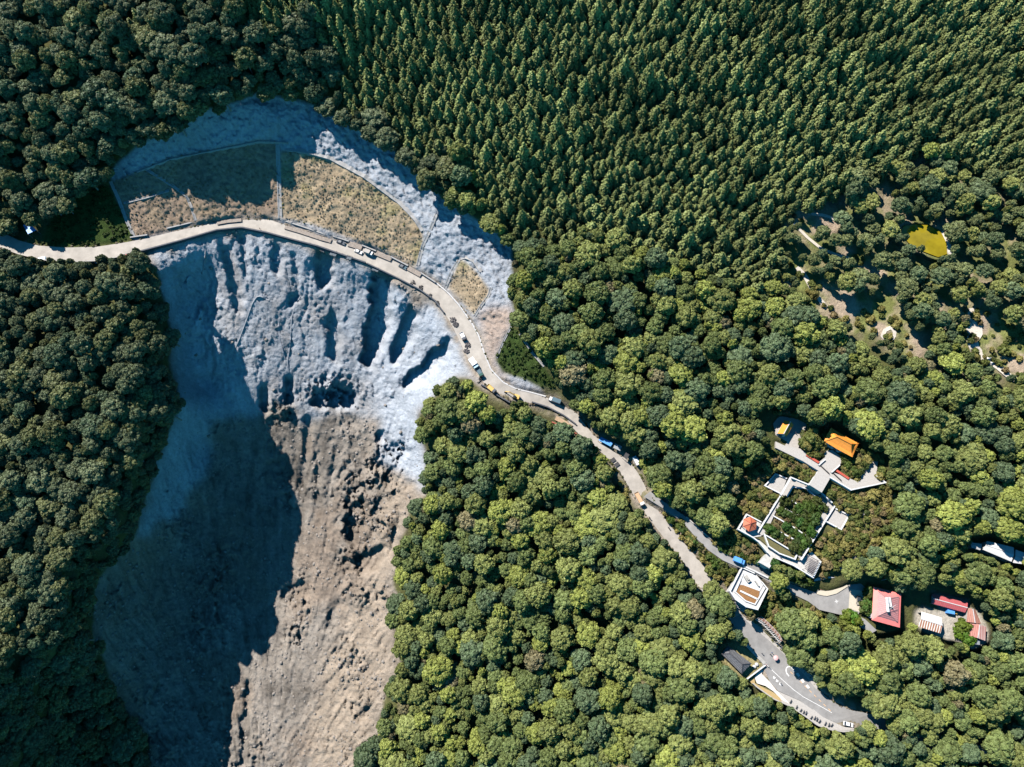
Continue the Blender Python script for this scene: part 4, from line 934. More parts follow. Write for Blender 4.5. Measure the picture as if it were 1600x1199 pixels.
def truck(u, v, hu, hv, cabm, loadm, name, lab, L=5.6, box=False, z=None, wd=1.05, cat='truck'):
    z = road_z(u, v) if z is None else z; c = W(u, v, z); root = empty(name, c, heading(u, v, u+hu, v+hv, z)); xf = L/2; cab = 1.6
    MB().box(0, 0, 0.62, L*0.96, 1.3, 0.25).build('chassis', M_DARK, root)
    profile('cab', [(xf-cab,0.5),(xf,0.5),(xf+0.02,1.3),(xf-0.35,2.15),(xf-cab,2.2)], wd-0.05, cabm, root)
    profile('windscreen', [(xf+0.06,1.30),(xf-0.28,2.08),(xf-0.36,2.06),(xf-0.02,1.28)], wd-0.18, M_GLASS, root, 0)
    b = MB(); ll = L-cab-0.15; cx = -cab/2-0.08
    if box: b.box(cx, 0, 1.85, ll, wd*2+0.1, 2.1); b.build('cargo_box', loadm, root, 0.05)
    else:
        b.box(cx, 0, 0.95, ll, wd*2, 0.35)
        for s in (-1, 1): b.box(cx, s*(wd-0.04), 1.32, ll, 0.08, 0.45)
        b.box(cx-ll/2+0.04, 0, 1.32, 0.08, wd*2-0.2, 0.45); b.build('cargo_bed', loadm, root)
    wheels(root, (xf-0.9, -xf+1.1), wd-0.15, 0.42, 0.28)
    for s in (-1, 1): MB().box(xf+0.03, s*0.75, 0.85, 0.08, 0.3, 0.2).build('headlight', M_STEEL, root)
    return tag(root, lab, cat, 'trucks along the road')
car(533, 380, 10, 3.5, C_GREY, 'parked_car', 'dark grey car under the retaining wall piece on the bend', 'car', 4.8)
car(560.5, 394.5, 10, 4, C_WHITE, 'parked_car', 'white sedan on the bend ahead of the white van', 'car', 4.6)
truck(577.5, 397.5, 10, 4, C_WHITE, M_PAVE, 'parked_van', 'white van directly behind the white sedan on the bend', 5.0, True, cat='van')
car(629.5, 418, 10, 5, C_TEAL, 'parked_car', 'dark blue-grey hatchback alone below the retaining wall', 'car', 4.6, roofm=C_GREY)
truck(723.5, 527.5, 4, 8, C_GREY, C_WHITE, 'pickup_truck', 'white pickup with dark cab between two gravel heaps', 4.8)
truck(740.5, 570, 5, 7, C_LB, C_WHITE, 'box_truck', 'big white box truck at the outer road edge', 6.0, True, wd=1.35)
truck(750, 584, 4, 7, C_GREEN, C_TEAL, 'pickup_truck', 'dark green pickup below the big white box truck', 4.8)
truck(768, 609, 8, 7, C_GREY, C_YEL, 'tipper_truck', 'yellow-bedded tipper truck near the excavator', 5.6)
truck(866.5, 627.5, -8, -3, C_WHITE, C_TEAL, 'flatbed_truck', 'grey flatbed truck with white front parked by the wood edge', 6.2, True)
truck(998.5, 780.5, 4.5, 8.5, C_WHITE, C_ORB, 'tipper_truck', 'long truck with orange bed and white cab on the lower road', 7.0)
truck(1153.5, 877, 10, 4, C_BLUE, C_BLUE, 'blue_truck', 'blue covered truck in the narrow lane', 5.4, True, z=9.3)
car(1324.5, 1131.5, 10, 2.5, C_WHITE, 'parked_car', 'white sedan parked past the motorbikes on the lower road', 'car', 4.5)
car(1340.5, 938, 0.5, 10, cm('dusty_silver', (0.35, 0.33, 0.28)), 'parked_car', 'silver car with red-brown bonnet in the cream parking bay', 'car', 4.4, z=8.3, roofm=M_GLASS)
truck(993, 721, -5, -9, C_LB, C_WHITE, 'parked_van', 'light blue and white van beside the dark gate of the sheds', 5.0, True, z=road_z(990, 725)+0.2, cat='van')
# excavator
ez = road_z(800, 618); ec = W(806, 621, ez); ex = empty('excavator', ec, heading(806, 621, 786, 613, ez))
for s in (-1, 1): MB().box(0, s*1.0, 0.45, 3.6, 0.55, 0.8).build('track', M_RUB, ex, 0.15)
MB().box(-0.5, 0, 1.45, 2.8, 2.2, 1.0).build('body', C_YEL, ex, 0.12); MB().box(0.4, 0.6, 2.1, 1.3, 0.95, 1.5).build('cab', M_GLASS, ex, 0.06)
b = MB(); b.bar((0.8, -0.3, 1.6), (3.6, -0.3, 3.3), 0.45, 0.5); b.build('boom', C_YEL, ex); b = MB(); b.bar((3.6, -0.3, 3.3), (5.8, -0.3, 1.2), 0.35, 0.4); b.build('arm', C_YEL, ex); MB().box(5.9, -0.3, 0.7, 0.9, 1.0, 0.9, 0, 0.7).build('bucket', M_DARK, ex)
tag(ex, 'yellow excavator working at the outer road edge above the middle wood', 'excavator')
# motorbikes
def motorbike():
    root = empty('motorbike', (0, 0, 0))
    for x in (-0.65, 0.65):
        b = MB(); b.cyl((x, -0.06, 0.3), (x, 0.06, 0.3), 0.3, n=12); b.build('wheel', M_RUB, root)
    profile('body', [(-0.8,0.55),(-0.3,0.35),(0.3,0.35),(0.6,0.8),(0.45,0.95),(0.1,0.6),(-0.8,0.75)], 0.17, C_GREY, root, 0.02)
    MB().box(-0.35, 0, 0.82, 0.8, 0.28, 0.12).build('seat', M_DARK, root, 0.03); b = MB(); b.bar((0.5, -0.36, 1.0), (0.5, 0.36, 1.0), 0.06); b.bar((0.45, 0, 0.9), (0.62, 0, 0.3), 0.08); b.build('handlebar', M_STEEL, root)
    return root
mb0 = motorbike(); used = False
def add_bike(u, v, ang, lab, group, z=None):
    global used
    o = copy_tree(mb0) if used else mb0; used = True; o.name = 'motorbike'
    o.location = W(u, v, (road_z(u, v) if z is None else z)); o.rotation_euler = (0, 0, ang); tag(o, lab, 'motorbike', group); return o
for i, (u, v, wd_) in enumerate([(1235,1096,'lone dark motorbike nearest the white wavy paving'),(1244,1105,'dark motorbike second along the parapet from the wavy paving'),(1250.5,1110,'motorbike third along the parapet from the wavy paving'),(1255,1113,'motorbike first of the close pair at mid parapet'),(1259,1114,'motorbike second of the close pair at mid parapet'),
     (1267,1121,'motorbike starting the longer cluster at the parapet'),(1272.5,1122,'motorbike second in the longer cluster at the parapet'),(1276,1124,'motorbike third in the longer cluster at the parapet'),(1280,1127,'motorbike ending the longer cluster at the parapet'),
     (1289,1130.5,'motorbike first of the last three before the white sedan'),(1294.5,1132.5,'motorbike middle of the last three before the white sedan'),(1299,1133,'motorbike closest to the white sedan')]):
    add_bike(u, v, 0.9+0.15*math.sin(i*2.1), wd_, 'motorbikes parked along the parapet', z=-3.93)
# people
def person_mesh(name, pose=0):
    me = bpy.data.meshes.new(name)
    V = [(0,0,.95),(0,0,1.2),(0,0,1.42),(0,0,1.52),(0.01,0,1.66),(-.02,.1,.9),(.06,.11,.5),(0,.12,.08),(.12,.12,.04),(-.02,-.1,.9),(-.1,-.11,.5),(-.18,-.12,.1),(-.06,-.12,.04),
         (0,.2,1.38),(.02,.26,1.1),(.12,.27,.88),(0,-.2,1.38),(-.02,-.26,1.1),(-.06,-.27,.86)]
    if pose: V[14] = (.16,.26,1.16); V[15] = (.42,.22,1.25); V[17] = (.16,-.26,1.16); V[18] = (.42,-.22,1.25); V[6] = (.28,.14,.72); V[10] = (.28,-.14,.72); V[7] = (.18,.16,.3); V[8] = (.3,.16,.26); V[11] = (.18,-.16,.3); V[12] = (.3,-.16,.26)
    E = [(0,1),(1,2),(2,3),(3,4),(0,5),(5,6),(6,7),(7,8),(0,9),(9,10),(10,11),(11,12),(2,13),(13,14),(14,15),(2,16),(16,17),(17,18)]
    me.from_pydata(V, E, []); return me
RAD = [(.16,.13),(.17,.12),(.15,.1),(.06,.06),(.115,.105),(.1,.1),(.07,.07),(.05,.05),(.045,.04),(.1,.1),(.07,.07),(.05,.05),(.045,.04),(.07,.07),(.05,.05),(.035,.035),(.07,.07),(.05,.05),(.035,.035)]
def person(u, v, ang, m, lab, z=None, pose=0, lift=0.0, parent=None):
    me = person_mesh('person', pose); o = link_mesh('person', me, m); s = o.modifiers.new('skin', 'SKIN')
    for i, (a, b_) in enumerate(RAD): me.skin_vertices[0].data[i].radius = (a, b_)
    me.skin_vertices[0].data[0].use_root = True
    s.use_smooth_shade = True; q = o.modifiers.new('sub', 'SUBSURF'); q.levels = q.render_levels = 1
    o.location = W(u, v, (road_z(u, v) if z is None else z)+lift); o.rotation_euler = (0, 0, ang); o.scale = (1.0,)*3
    b = MB(); b.cyl((0, 0, 1.66), (0, 0, 1.80), 0.12, 0.07, 10); hr = b.build('hair', M_DARK, o, smooth=True)
    return tag(o, lab, 'person', 'people on the roads')
CL = [cm('dark_clothes', (0.04, 0.04, 0.06), 0.9), cm('red_clothes', (0.35, 0.08, 0.06), 0.9), cm('blue_clothes', (0.08, 0.12, 0.3), 0.9), cm('pale_clothes', (0.5, 0.48, 0.45), 0.9)]
for i, (u, v, a, k, lab) in enumerate([(1203,1022.5,0,0,'person in dark clothes walking up the lower road, first of the pair'),(1205.5,1020,1,2,'person in blue clothes walking beside the one in dark clothes'),(1190,1021,2,0,'lone person in dark clothes crossing the lower road'),(1196.5,1039,1,1,'person in red clothes at the corner of the white paving'),(1201,1042.5,1,0,'person in dark clothes just past the white paving corner'),
     (1219,1068,0,0,'person in dark clothes standing on the white lettering'),(1209,1027,0,3,'person in pale clothes under the pink umbrella'),(407,359,0,1,'person in red by the barrier at the top of the bend'),(1219,868.5,0,0,'person in dark clothes on the lower garden path'),(1218.5,871,0,2,'person in blue clothes on the lower garden path'),(1242,677,0,0,'person in dark clothes beside the small shrine'),(1236,676,0,2,'person in blue clothes beside the small shrine')]):
    z = 15.55 if 1210 < u < 1225 and v < 900 else (Z_PL+0.05 if v < 700 and u > 1200 else None)
    person(u, v, a, CL[k], lab, z)
def umbrella(u, v, z, m, lab, r=1.15):
    root = empty('umbrella', W(u, v, z)); b = MB(); b.cyl((0, 0, 1.0), (0, 0, 2.4), 0.03, n=6); b.build('pole', M_STEEL, root)
    b = MB(); b.cyl((0, 0, 2.05), (0, 0, 2.25), r, r*0.7, 10); b.cyl((0, 0, 2.25), (0, 0, 2.42), r*0.7, 0.05, 10); b.build('canopy', m, root); return tag(root, lab, 'umbrella', 'umbrellas')
umbrella(1210, 1028, road_z(1210, 1028), cm('pink_cloth', (0.78, 0.45, 0.45), 0.8), 'pale pink umbrella held over a walker on the lower road')
umbrella(201, 403, road_z(201, 401), cm('red_white_cloth', (0.65, 0.22, 0.22), 0.8), 'red parasol outside the barrier near the left wood', 1.0)
for (u, v, hu, hv, k, lab, up) in [(1015,810,5,8,0,'rider in dark clothes on the lower road nearest the trees','first'),(1045,826,-5,-8,0,'rider in dark clothes heading up the middle of the lower road','second'),(1118,853,-8,-6,0,'rider in dark clothes in the narrow lane','third')]:
    z = road_z(u, v) if u < 1100 else 9.4; a = heading(u, v, u+hu, v+hv, z)
    add_bike(u, v, a, {'first': 'ridden motorbike passing the trees below the truck with orange bed', 'second': 'ridden motorbike in the middle of the lower road', 'third': 'ridden motorbike in the narrow lane'}[up], 'ridden motorbikes', z)
    person(u-0.6, v-0.6, a, CL[k], lab, z, 1, 0.12)

# ------------------------------------------------------------------ buildings
def offset_poly(c, d):
    cx = sum(p.x for p in c)/len(c); cy = sum(p.y for p in c)/len(c)
    out = []
    for p in c:
        v = Vector((p.x-cx, p.y-cy)); L = v.length; out.append((cx+v.x*(L-d)/L, cy+v.y*(L-d)/L))
    return out
def hip_faces(c, r, ze, curve=0.0, lift=0.0, thick=0.25):
    """c: 4 eave corners, r: 2 ridge ends (r0 near c0/c3, r1 near c1/c2)"""
    b = MB(); rings = []
    tgt = [r[0], r[1], r[1], r[0]]
    for f in (0, 0.35, 0.7, 1.0):
        row = []
        for k in range(4):
            a = c[k]; t = tgt[k]; z = ze+(t.z-ze)*(f**(1+curve)); 
            if f == 0: z += lift
            row.append(Vector((a.x+(t.x-a.x)*f, a.y+(t.y-a.y)*f, z)))
        full = []
        for k in range(4):
            p, q = row[k], row[(k+1) % 4]; full += [p, (p+q)/2-Vector((0, 0, lift if f == 0 else 0))]
        rings.append(full)
    vs = [v for r_ in rings for v in r_]+[v-Vector((0, 0, thick)) for v in rings[0]]; fs = []
    for i in range(3):
        for k in range(8): fs.append((i*8+k, i*8+(k+1) % 8, (i+1)*8+(k+1) % 8, (i+1)*8+k))
    n = 32
    for k in range(8): fs.append((n+k, n+(k+1) % 8, (k+1) % 8, k))
    fs.append(tuple(n+k for k in range(7, -1, -1)))
    b.add(vs, fs); return b, rings
def tile_mat(name, col, ang, pitch=0.35, rough=0.4, amt=0.06, spec=0.5, streak=None):
    if name in MATS: return MATS[name]
    m = mat(name, col, rough, 0.14, 1.6, 0, 0, spec, col2=streak); t = m.node_tree; b = t.nodes['Principled BSDF']
    wv = t.nodes.new('ShaderNodeTexWave'); wv.wave_type = 'BANDS'; wv.bands_direction = 'X'; wv.inputs['Scale'].default_value = 1/pitch/3.14
    mp = t.nodes.new('ShaderNodeMapping'); mp.inputs['Rotation'].default_value = (0, 0, ang); geo = t.nodes.new('ShaderNodeNewGeometry')
    t.links.new(geo.outputs['Position'], mp.inputs[0]); t.links.new(mp.outputs[0], wv.inputs[0])
    bp = t.nodes.new('ShaderNodeBump'); bp.inputs['Distance'].default_value = amt; t.links.new(wv.outputs['Fac'], bp.inputs['Height']); t.links.new(bp.outputs[0], b.inputs['Normal']); return m
def windows_on(root, p, q, z, n, w_=1.1, h_=1.2, m=None, name='window'):
    d = (q-p); L = d.length; d.normalize(); nrm = Vector((d.y, -d.x, 0)); a = math.atan2(d.y, d.x)
    for i in range(n):
        c = p+d*L*(i+1)/(n+1); f = MB(); f.box(c.x, c.y, z, w_+0.2, 0.12, h_+0.2, a); fo = f.build(name, M_WALL if name == 'window' else M_RUST, root); g = MB(); g.box(c.x+nrm.x*0.05, c.y+nrm.y*0.05, z, w_, 0.1, h_, a); g.box(c.x-nrm.x*0.05, c.y-nrm.y*0.05, z, w_, 0.1, h_, a); g.build('pane' if name == 'window' else 'leaf', m or M_GLASS, fo)
def house(name, corners, ridge, zg, ze, zr, roofm, wallm, lab, cat, inset=0.8, curve=0.0, lift=0.0, wins=3, ridge_m=None, extra=None, gable=False, doors=True, group=None):
    root = empty(name, W(*corners[0], zg)); root.location = (0, 0, 0)
    cc_ = [W(u, v, ze) for u, v in corners]; rr_ = [W(u, v, zr) for u, v in ridge]
    b, rings = hip_faces(cc_, rr_, ze, curve, lift); ro = b.build('roof', roofm, root)
    if ridge_m:
        c = MB(); c.bar(rr_[0]+Vector((0, 0, .12)), rr_[1]+Vector((0, 0, .12)), 0.4, 0.4)
        if not gable:
            for k in range(4):
                line = [rings[f][k*2] for f in range(4)]
                for i in range(3): c.bar(line[i]+Vector((0, 0, .08)), line[i+1]+Vector((0, 0, .08)), 0.28, 0.25)
        c.build('ridge_cap', ridge_m, ro)
    fp = offset_poly(cc_, inset*1.4); w_ = MB(); w_.prism(fp, zg-2.0, ze-0.05); w_.build('wall', wallm, root)
    f3 = [Vector((x, y, 0)) for x, y in fp]
    zc = (zg+ze)/2+0.1
    for k in range(4):
        if wins: windows_on(root, f3[k], f3[(k+1) % 4], zc, wins if k % 2 == 0 else max(1, wins-1))
    if doors: windows_on(root, f3[2], f3[3], zg+1.05, 1, 1.3, 2.1, M_DARK, 'door')
    # keep the thing's origin at its base
    ctr = Vector((sum(p.x for p in cc_)/4, sum(p.y for p in cc_)/4, zg)); root.location = ctr
    for ch in root.children: ch.location = ch.location-ctr
    return tag(root, lab, cat, group), ctr
hd = heading(1298, 669, 1341, 694, Z_PL)
T_OR = tile_mat('orange_roof_tiles', (0.80, 0.30, 0.05), hd, 0.5, 0.38)
house('temple_hall', [(1298,669),(1341,693.5),(1331,715),(1287,690)], [(1308,682.5),(1330,694)], Z_PL-0.3, Z_PL+5, Z_PL+8.2, T_OR, M_WALL, 'large temple hall with a hipped bright orange tiled roof', 'temple', 1.6, 0.35, 0.5, 4, mat('orange_ridge_tiles', (0.60, 0.22, 0.04), 0.4, 0.1))
for (u, v) in [(1291,694),(1300,700),(1310,706),(1319,711)]:
    c = W(u, v, Z_PL); b = MB(); b.cyl((c.x, c.y, Z_PL-0.3), (c.x, c.y, Z_PL+4.6), 0.22, n=10)
    o = b.build('column', mat('red_column', (0.45, 0.07, 0.05), 0.5, 0.1)); th = [x for x in COL.objects if x.name == 'temple_hall'][0]; o.parent = th; o.location = -Vector(th.location)
hd2 = heading(1362, 969, 1406, 981, 8)
rh, rctr = house('red_roofed_house', [(1365,917),(1408,928),(1406,981),(1362,969)][::1], [(1386,935),(1386,957)], 7.6, 13.2, 16.2, mat('salmon_metal_roof', (0.80, 0.22, 0.20), 0.45, 0.08, 0.8, spec=0.5), M_WALL, 'large house with a pink-red hipped roof and white tanks on top', 'house', 1.2, 0.0, 0.0, 4)
# raised duller inner roof, its seams and the tanks
def add_to(th, mb, name, m, par=None, **k):
    o = mb.build(name, m, par or th, **k)
    if par is None: o.location = -Vector(th.location)
    return o
inn = [W(u, v, 14.0) for u, v in [(1371.5,924),(1405,933),(1403,973),(1370.5,963.5)]]; rd = [W(1386,936,16.6), W(1386,956,16.6)]
# four corners ordered so that each ridge end meets its own short side
b, rg_ = hip_faces([inn[0], inn[1], inn[2], inn[3]], [Vector((rd[0].x, rd[0].y, 16.6)), Vector((rd[0].x, rd[0].y, 16.6))], 14.0)
def hip4(cn, ra, rb, ze):   # explicit hip: cn[0],cn[1] short side at ra; cn[2],cn[3] short side at rb
    b = MB(); b.add([*cn, ra, rb], [(0, 1, 4), (1, 2, 5, 4), (2, 3, 5), (3, 0, 4, 5), (3, 2, 1, 0)]); return b
for ch in list(rh.children):
    if ch.name.startswith('roof'):
        bpy.data.objects.remove(ch)
oc = [W(u, v, 13.2) for u, v in [(1365,917),(1408,928),(1406,981),(1362,969)]]
ro_ = add_to(rh, hip4([p for p in oc], W(1386,937,15.4), W(1386,955,15.4), 13.2), 'roof', MATS['salmon_metal_roof'])
ir = add_to(rh, hip4(inn, rd[0], rd[1], 14.0), 'inner_roof', tile_mat('dull_rose_roof', (0.50, 0.22, 0.22), hd2+1.57, 0.8, 0.55, 0.05))
sm = MB()
for a_, b_ in ((inn[0], rd[0]), (inn[1], rd[0]), (inn[2], rd[1]), (inn[3], rd[1]), (rd[0], rd[1])): sm.bar(a_+Vector((0, 0, .06)), b_+Vector((0, 0, .06)), 0.16, 0.1)
o = sm.build('roof_seam', mat('grey_seam', (0.22, 0.16, 0.16)), ro_)
for k, (u, v) in enumerate([(1386,938),(1386.5,944),(1387,952)]):
    c = W(u, v, 17.3); b = MB(); b.cyl((c.x, c.y-1.2, 17.4), (c.x, c.y+1.2, 17.4), 0.65, n=14); b.bar((c.x, c.y-.8, 15.6), (c.x, c.y-.8, 17), .12); b.bar((c.x, c.y+.8, 15.6), (c.x, c.y+.8, 17), .12); add_to(rh, b, 'water_tank', M_WHITE, smooth=False)
b = MB(); c = W(1391, 941, 17.0); b.box(c.x, c.y, 17.0, 1.0, 4.2, 0.12); add_to(rh, b, 'solar_panel', M_WHITE)
b = MB(); c = W(1394, 949, 17.2); b.bar((c.x, c.y, 15.5), (c.x, c.y, 18.2), 0.12); b.bar((c.x-1.6, c.y-1, 17.6), (c.x+1.6, c.y+1, 17.6), .1); b.bar((c.x-1, c.y+1.2, 17.4), (c.x+1, c.y-1.2, 17.4), .1); add_to(rh, b, 'aerial', M_WHITE)
b = MB(); p0 = W(1375.5, 918, 8); b.cyl((p0.x, p0.y+3, 7.5), (p0.x+0.6, p0.y+3.2, 15.5), 0.12, 0.08, 8); tag(b.build('flagpole', M_WHITE), 'thin white flagpole behind the red-roofed house', 'flagpole')

def gable(name, cn, zg, ze, zr, roofm, wallm, lab, cat, roofm2=None, inset=0.4, group=None, openf=False, ridge_m=None, wins=2):
    """cn: 4 eave corners; ridge runs between middles of sides 3-0 and 1-2"""
    root = empty(name, (0, 0, 0)); c = [W(u, v, ze) for u, v in cn]; ra = (c[0]+c[3])/2; rb = (c[1]+c[2])/2; ra.z = rb.z = zr; t = Vector((0, 0, 0.18))
    b = MB(); b.add([c[0], c[1], rb, ra, c[0]-t, c[1]-t, rb-t, ra-t], [(0, 1, 2, 3), (7, 6, 5, 4), (0, 4, 5, 1), (1, 5, 6, 2), (3, 7, 4, 0)]); b.build('roof', roofm, root)
    b = MB(); b.add([c[3], c[2], rb, ra, c[3]-t, c[2]-t, rb-t, ra-t], [(3, 2, 1, 0), (4, 5, 6, 7), (1, 5, 4, 0), (2, 6, 5, 1), (0, 4, 7, 3)]); b.build('roof', roofm2 or roofm, root)
    b = MB(); b.bar(ra+Vector((0, 0, .06)), rb+Vector((0, 0, .06)), 0.35, 0.12); b.build('ridge_cap', ridge_m or M_WALL, root)
    fp = offset_poly(c, inset)
    if openf:
        b = MB()
        for x, y in fp+[((fp[2][0]+fp[3][0])/2, (fp[2][1]+fp[3][1])/2), ((fp[0][0]+fp[1][0])/2, (fp[0][1]+fp[1][1])/2)]: b.bar((x, y, zg-1), (x, y, ze), 0.2)
        b.build('post', M_STEEL, root); q = MB(); q.bar((*fp[0], zg+1.4), (*fp[1], zg+1.4), 0.12, 2.8); q.build('wall', wallm, root)
    else:
        w_ = MB(); w_.prism(fp, zg-1.5, ze-0.1)
        w_.add([Vector((*fp[0], ze-0.1)), Vector((*fp[3], ze-0.1)), Vector(((fp[0][0]+fp[3][0])/2, (fp[0][1]+fp[3][1])/2, zr-0.3))], [(0, 1, 2)]); w_.add([Vector((*fp[1], ze-0.1)), Vector((*fp[2], ze-0.1)), Vector(((fp[1][0]+fp[2][0])/2, (fp[1][1]+fp[2][1])/2, zr-0.3))], [(2, 1, 0)])
        w_.build('wall', wallm, root)
        f3 = [Vector((x, y, 0)) for x, y in fp]
        windows_on(root, f3[3], f3[2], (zg+ze)/2, wins); windows_on(root, f3[1], f3[2], zg+1.05, 1, 1.1, 2.0, M_DARK, 'door')
    ctr = Vector((sum(p.x for p in c)/4, sum(p.y for p in c)/4, zg)); root.location = ctr
    for ch in root.children: ch.location = ch.location-ctr
    return tag(root, lab, cat, group)
gable('small_shrine', [(1225.5,657),(1215,677.5),(1229,682.5),(1240,664)], Z_PL-0.3, Z_PL+3.4, Z_PL+5.4, T_OR, M_WALL, 'small shrine with a pitched orange tiled roof beside the plaza', 'shrine', inset=0.7, ridge_m=M_WALL, wins=1)
def stripes(name, c1, c2, ang, pitch, thr=0.5, nscale=0.3, namt=1.0):
    if name in MATS: return MATS[name]
    m = mat(name, c1, 0.6, 0.1); t = m.node_tree; b = t.nodes['Principled BSDF']; geo = t.nodes.new('ShaderNodeNewGeometry'); mp = t.nodes.new('ShaderNodeMapping'); mp.inputs['Rotation'].default_value = (0, 0, ang)
    wv = t.nodes.new('ShaderNodeTexWave'); wv.bands_direction = 'X'; wv.inputs['Scale'].default_value = 1/pitch/3.14; wv.inputs['Distortion'].default_value = 1.5
    no = t.nodes.new('ShaderNodeTexNoise'); no.inputs['Scale'].default_value = nscale; no.inputs['Detail'].default_value = 5
    t.links.new(geo.outputs['Position'], mp.inputs[0]); t.links.new(mp.outputs[0], wv.inputs[0]); t.links.new(geo.outputs['Position'], no.inputs[0])
    ad = t.nodes.new('ShaderNodeMath'); ad.operation = 'MULTIPLY_ADD'; ad.inputs[1].default_value = namt; t.links.new(no.outputs[0], ad.inputs[0]); t.links.new(wv.outputs['Fac'], ad.inputs[2])
    cr = t.nodes.new('ShaderNodeValToRGB'); cr.color_ramp.elements[0].position = thr; cr.color_ramp.elements[0].color = (*c1, 1); cr.color_ramp.elements[1].position = thr+0.12; cr.color_ramp.elements[1].color = (*c2, 1)
    t.links.new(ad.outputs[0], cr.inputs[0]); t.links.new(cr.outputs[0], b.inputs['Base Color']); return m
ha = heading(1440, 956, 1471, 965, 6)
gable('white_shed', [(1440,956),(1471,965),(1469.5,990),(1434,979)], 5.9, 9.6, 10.8, mat('white_sheet_roof', (0.75, 0.73, 0.70), 0.5, 0.06), M_CONC, 'open shed whose white sheet roof is streaked with rust', 'shed', stripes('rusty_stripes', (0.74, 0.70, 0.66), (0.36, 0.15, 0.08), -ha, 1.1, 0.88), openf=True)
gable('maroon_shed', [(1457,928),(1512,942.5),(1508,957.5),(1455.5,943)], 5.9, 9.2, 10.0, tile_mat('maroon_sheet', (0.42, 0.10, 0.11), heading(1457,928,1512,942,6), 0.8, 0.5), M_CONC, 'long maroon sheet-roofed shed behind the blue container', 'shed', tile_mat('maroon_sheet', (0.42, 0.10, 0.11), 0))
gable('brown_shed', [(1512.5,950.5),(1510.5,972),(1533,975),(1524,953)], 5.9, 9.4, 10.2, tile_mat('brown_sheet', (0.36, 0.17, 0.13), 0.1, 0.8, 0.6), M_CONC, 'reddish brown shed with a narrow roof at the yard corner', 'shed')
gable('brown_shed', [(1517,972),(1512,993),(1539.5,1001.5),(1541,980)], 5.9, 9.0, 9.9, tile_mat('rust_sheet', (0.40, 0.17, 0.14), 0.1, 0.8, 0.6), M_CONC, 'rust-red shed whose roof half shows pale stripes', 'shed', stripes('pale_stripes', (0.36, 0.14, 0.12), (0.55, 0.40, 0.38), 0.2, 0.9, 0.8))
platform('water_store', [(1524,999),(1531,1001),(1531,1008),(1524.5,1007)], 8.0, 2.5, M_STEEL, 'grey flat-topped store below the rust-red shed', 'store', 'thing')
gable('white_roof_house', [(1542,845.5),(1584,855.5),(1580.5,878),(1535.5,859)], 15.2, 19.0, 19.9, M_WHITE, M_WALL, 'largest of the white-roofed sheds among the trees', 'shed', group='white-roofed sheds')
gable('white_roof_house', [(1515,847.5),(1534.5,850),(1531.5,860),(1518,856)], 15.0, 18.0, 18.5, M_WALL, M_CONC, 'smallest white-roofed shed, beside the largest one', 'shed', group='white-roofed sheds', wins=1)
gable('white_roof_house', [(1587,859),(1601,864),(1600,882),(1583,879.5)], 15.2, 18.4, 19.0, M_WHITE, M_WALL, 'white-roofed shed at the outer end of the three', 'shed', group='white-roofed sheds', wins=1)
# blue container, yellow bin
def container(u, v, a, lab, L=3.2, Wd=2.6, H_=2.2, m=None, z=5.9, name='blue_container', cat='container'):
    c = W(u, v, z); root = empty(name, c, a); MB().box(0, 0, H_/2, L, Wd, H_).build('body', m or C_BLUE, root, 0.05)
    r = MB()
    for i in range(8): r.box(-L/2+L*(i+.5)/8, 0, H_+0.03, 0.12, Wd*0.94, 0.06)
    r.build('roof_rib', m or C_BLUE, root); MB().box(L/2+0.02, 0, H_/2, 0.06, Wd*0.8, H_*0.85).build('door', M_STEEL, root); return tag(root, lab, cat)
container(1482, 955, -0.2, 'bright blue container in front of the maroon shed')
container(1491.6, 958, -0.2, 'small yellow bin beside the blue container', 1.4, 1.0, 1.0, C_YEL, name='yellow_bin', cat='bin')
# black-roofed hut
hut = house('black_roofed_hut', [(1137.5,1009),(1174.5,1037),(1159,1053),(1127.5,1022)], [(1140,1021),(1160,1038)], -3.0, 0.6, 2.2, tile_mat('slate_roof', (0.085, 0.09, 0.10), 0.6, 0.6, 0.7, 0.08, 0.4, streak=(0.16, 0.165, 0.18)), mat('dark_wall', (0.10, 0.10, 0.10)), 'hut with a charcoal tiled roof beside the lower road', 'hut', 0.5, 0.0, 0.0, 3, mat('dark_ridge', (0.07, 0.07, 0.08)))
for u, v, lab in [(1178, 1041.5, 'white round tank nearer the charcoal-roofed hut'), (1181.5, 1038, 'white round tank nearer the lower road')]:
    c = W(u, v, -3.1); root = empty('white_tank', c); b = MB(); b.cyl((0, 0, 0), (0, 0, 0.9), 0.7, n=16); b.build('tank', M_WHITE, root); b = MB(); b.cyl((0, 0, 0.9), (0, 0, 1.05), 0.74, 0.3, 16); b.build('lid', M_WALL, root); tag(root, lab, 'tank', 'white tanks by the hut')
# octagonal red pavilion
pc = W(1172, 819, Z_PV+3.6); pv = empty('pavilion', (pc.x, pc.y, Z_PV))
b = MB(); n = 6; ring0 = [(math.cos(2*math.pi*k/n+0.3)*3.5, math.sin(2*math.pi*k/n+0.3)*3.5, 3.2) for k in range(n)]; ring1 = [(x*0.5, y*0.5, 4.1) for x, y, z in ring0]
b.add(ring0+ring1+[(0, 0, 5.2)], [(k, (k+1) % n, n+(k+1) % n, n+k) for k in range(n)]+[(n+k, n+(k+1) % n, 2*n) for k in range(n)]+[tuple(range(n-1, -1, -1))])
rf = b.build('roof', stripes('pavilion_tiles', (0.50, 0.15, 0.08), (0.22, 0.10, 0.09), 0.8, 2.2, 1.05, 0.5, 1.2), pv)
b = MB()
for k in range(n): b.bar((ring0[k][0], ring0[k][1], 3.26), (ring1[k][0], ring1[k][1], 4.16), 0.2); b.bar((ring1[k][0], ring1[k][1], 4.16), (0, 0, 5.26), 0.2)
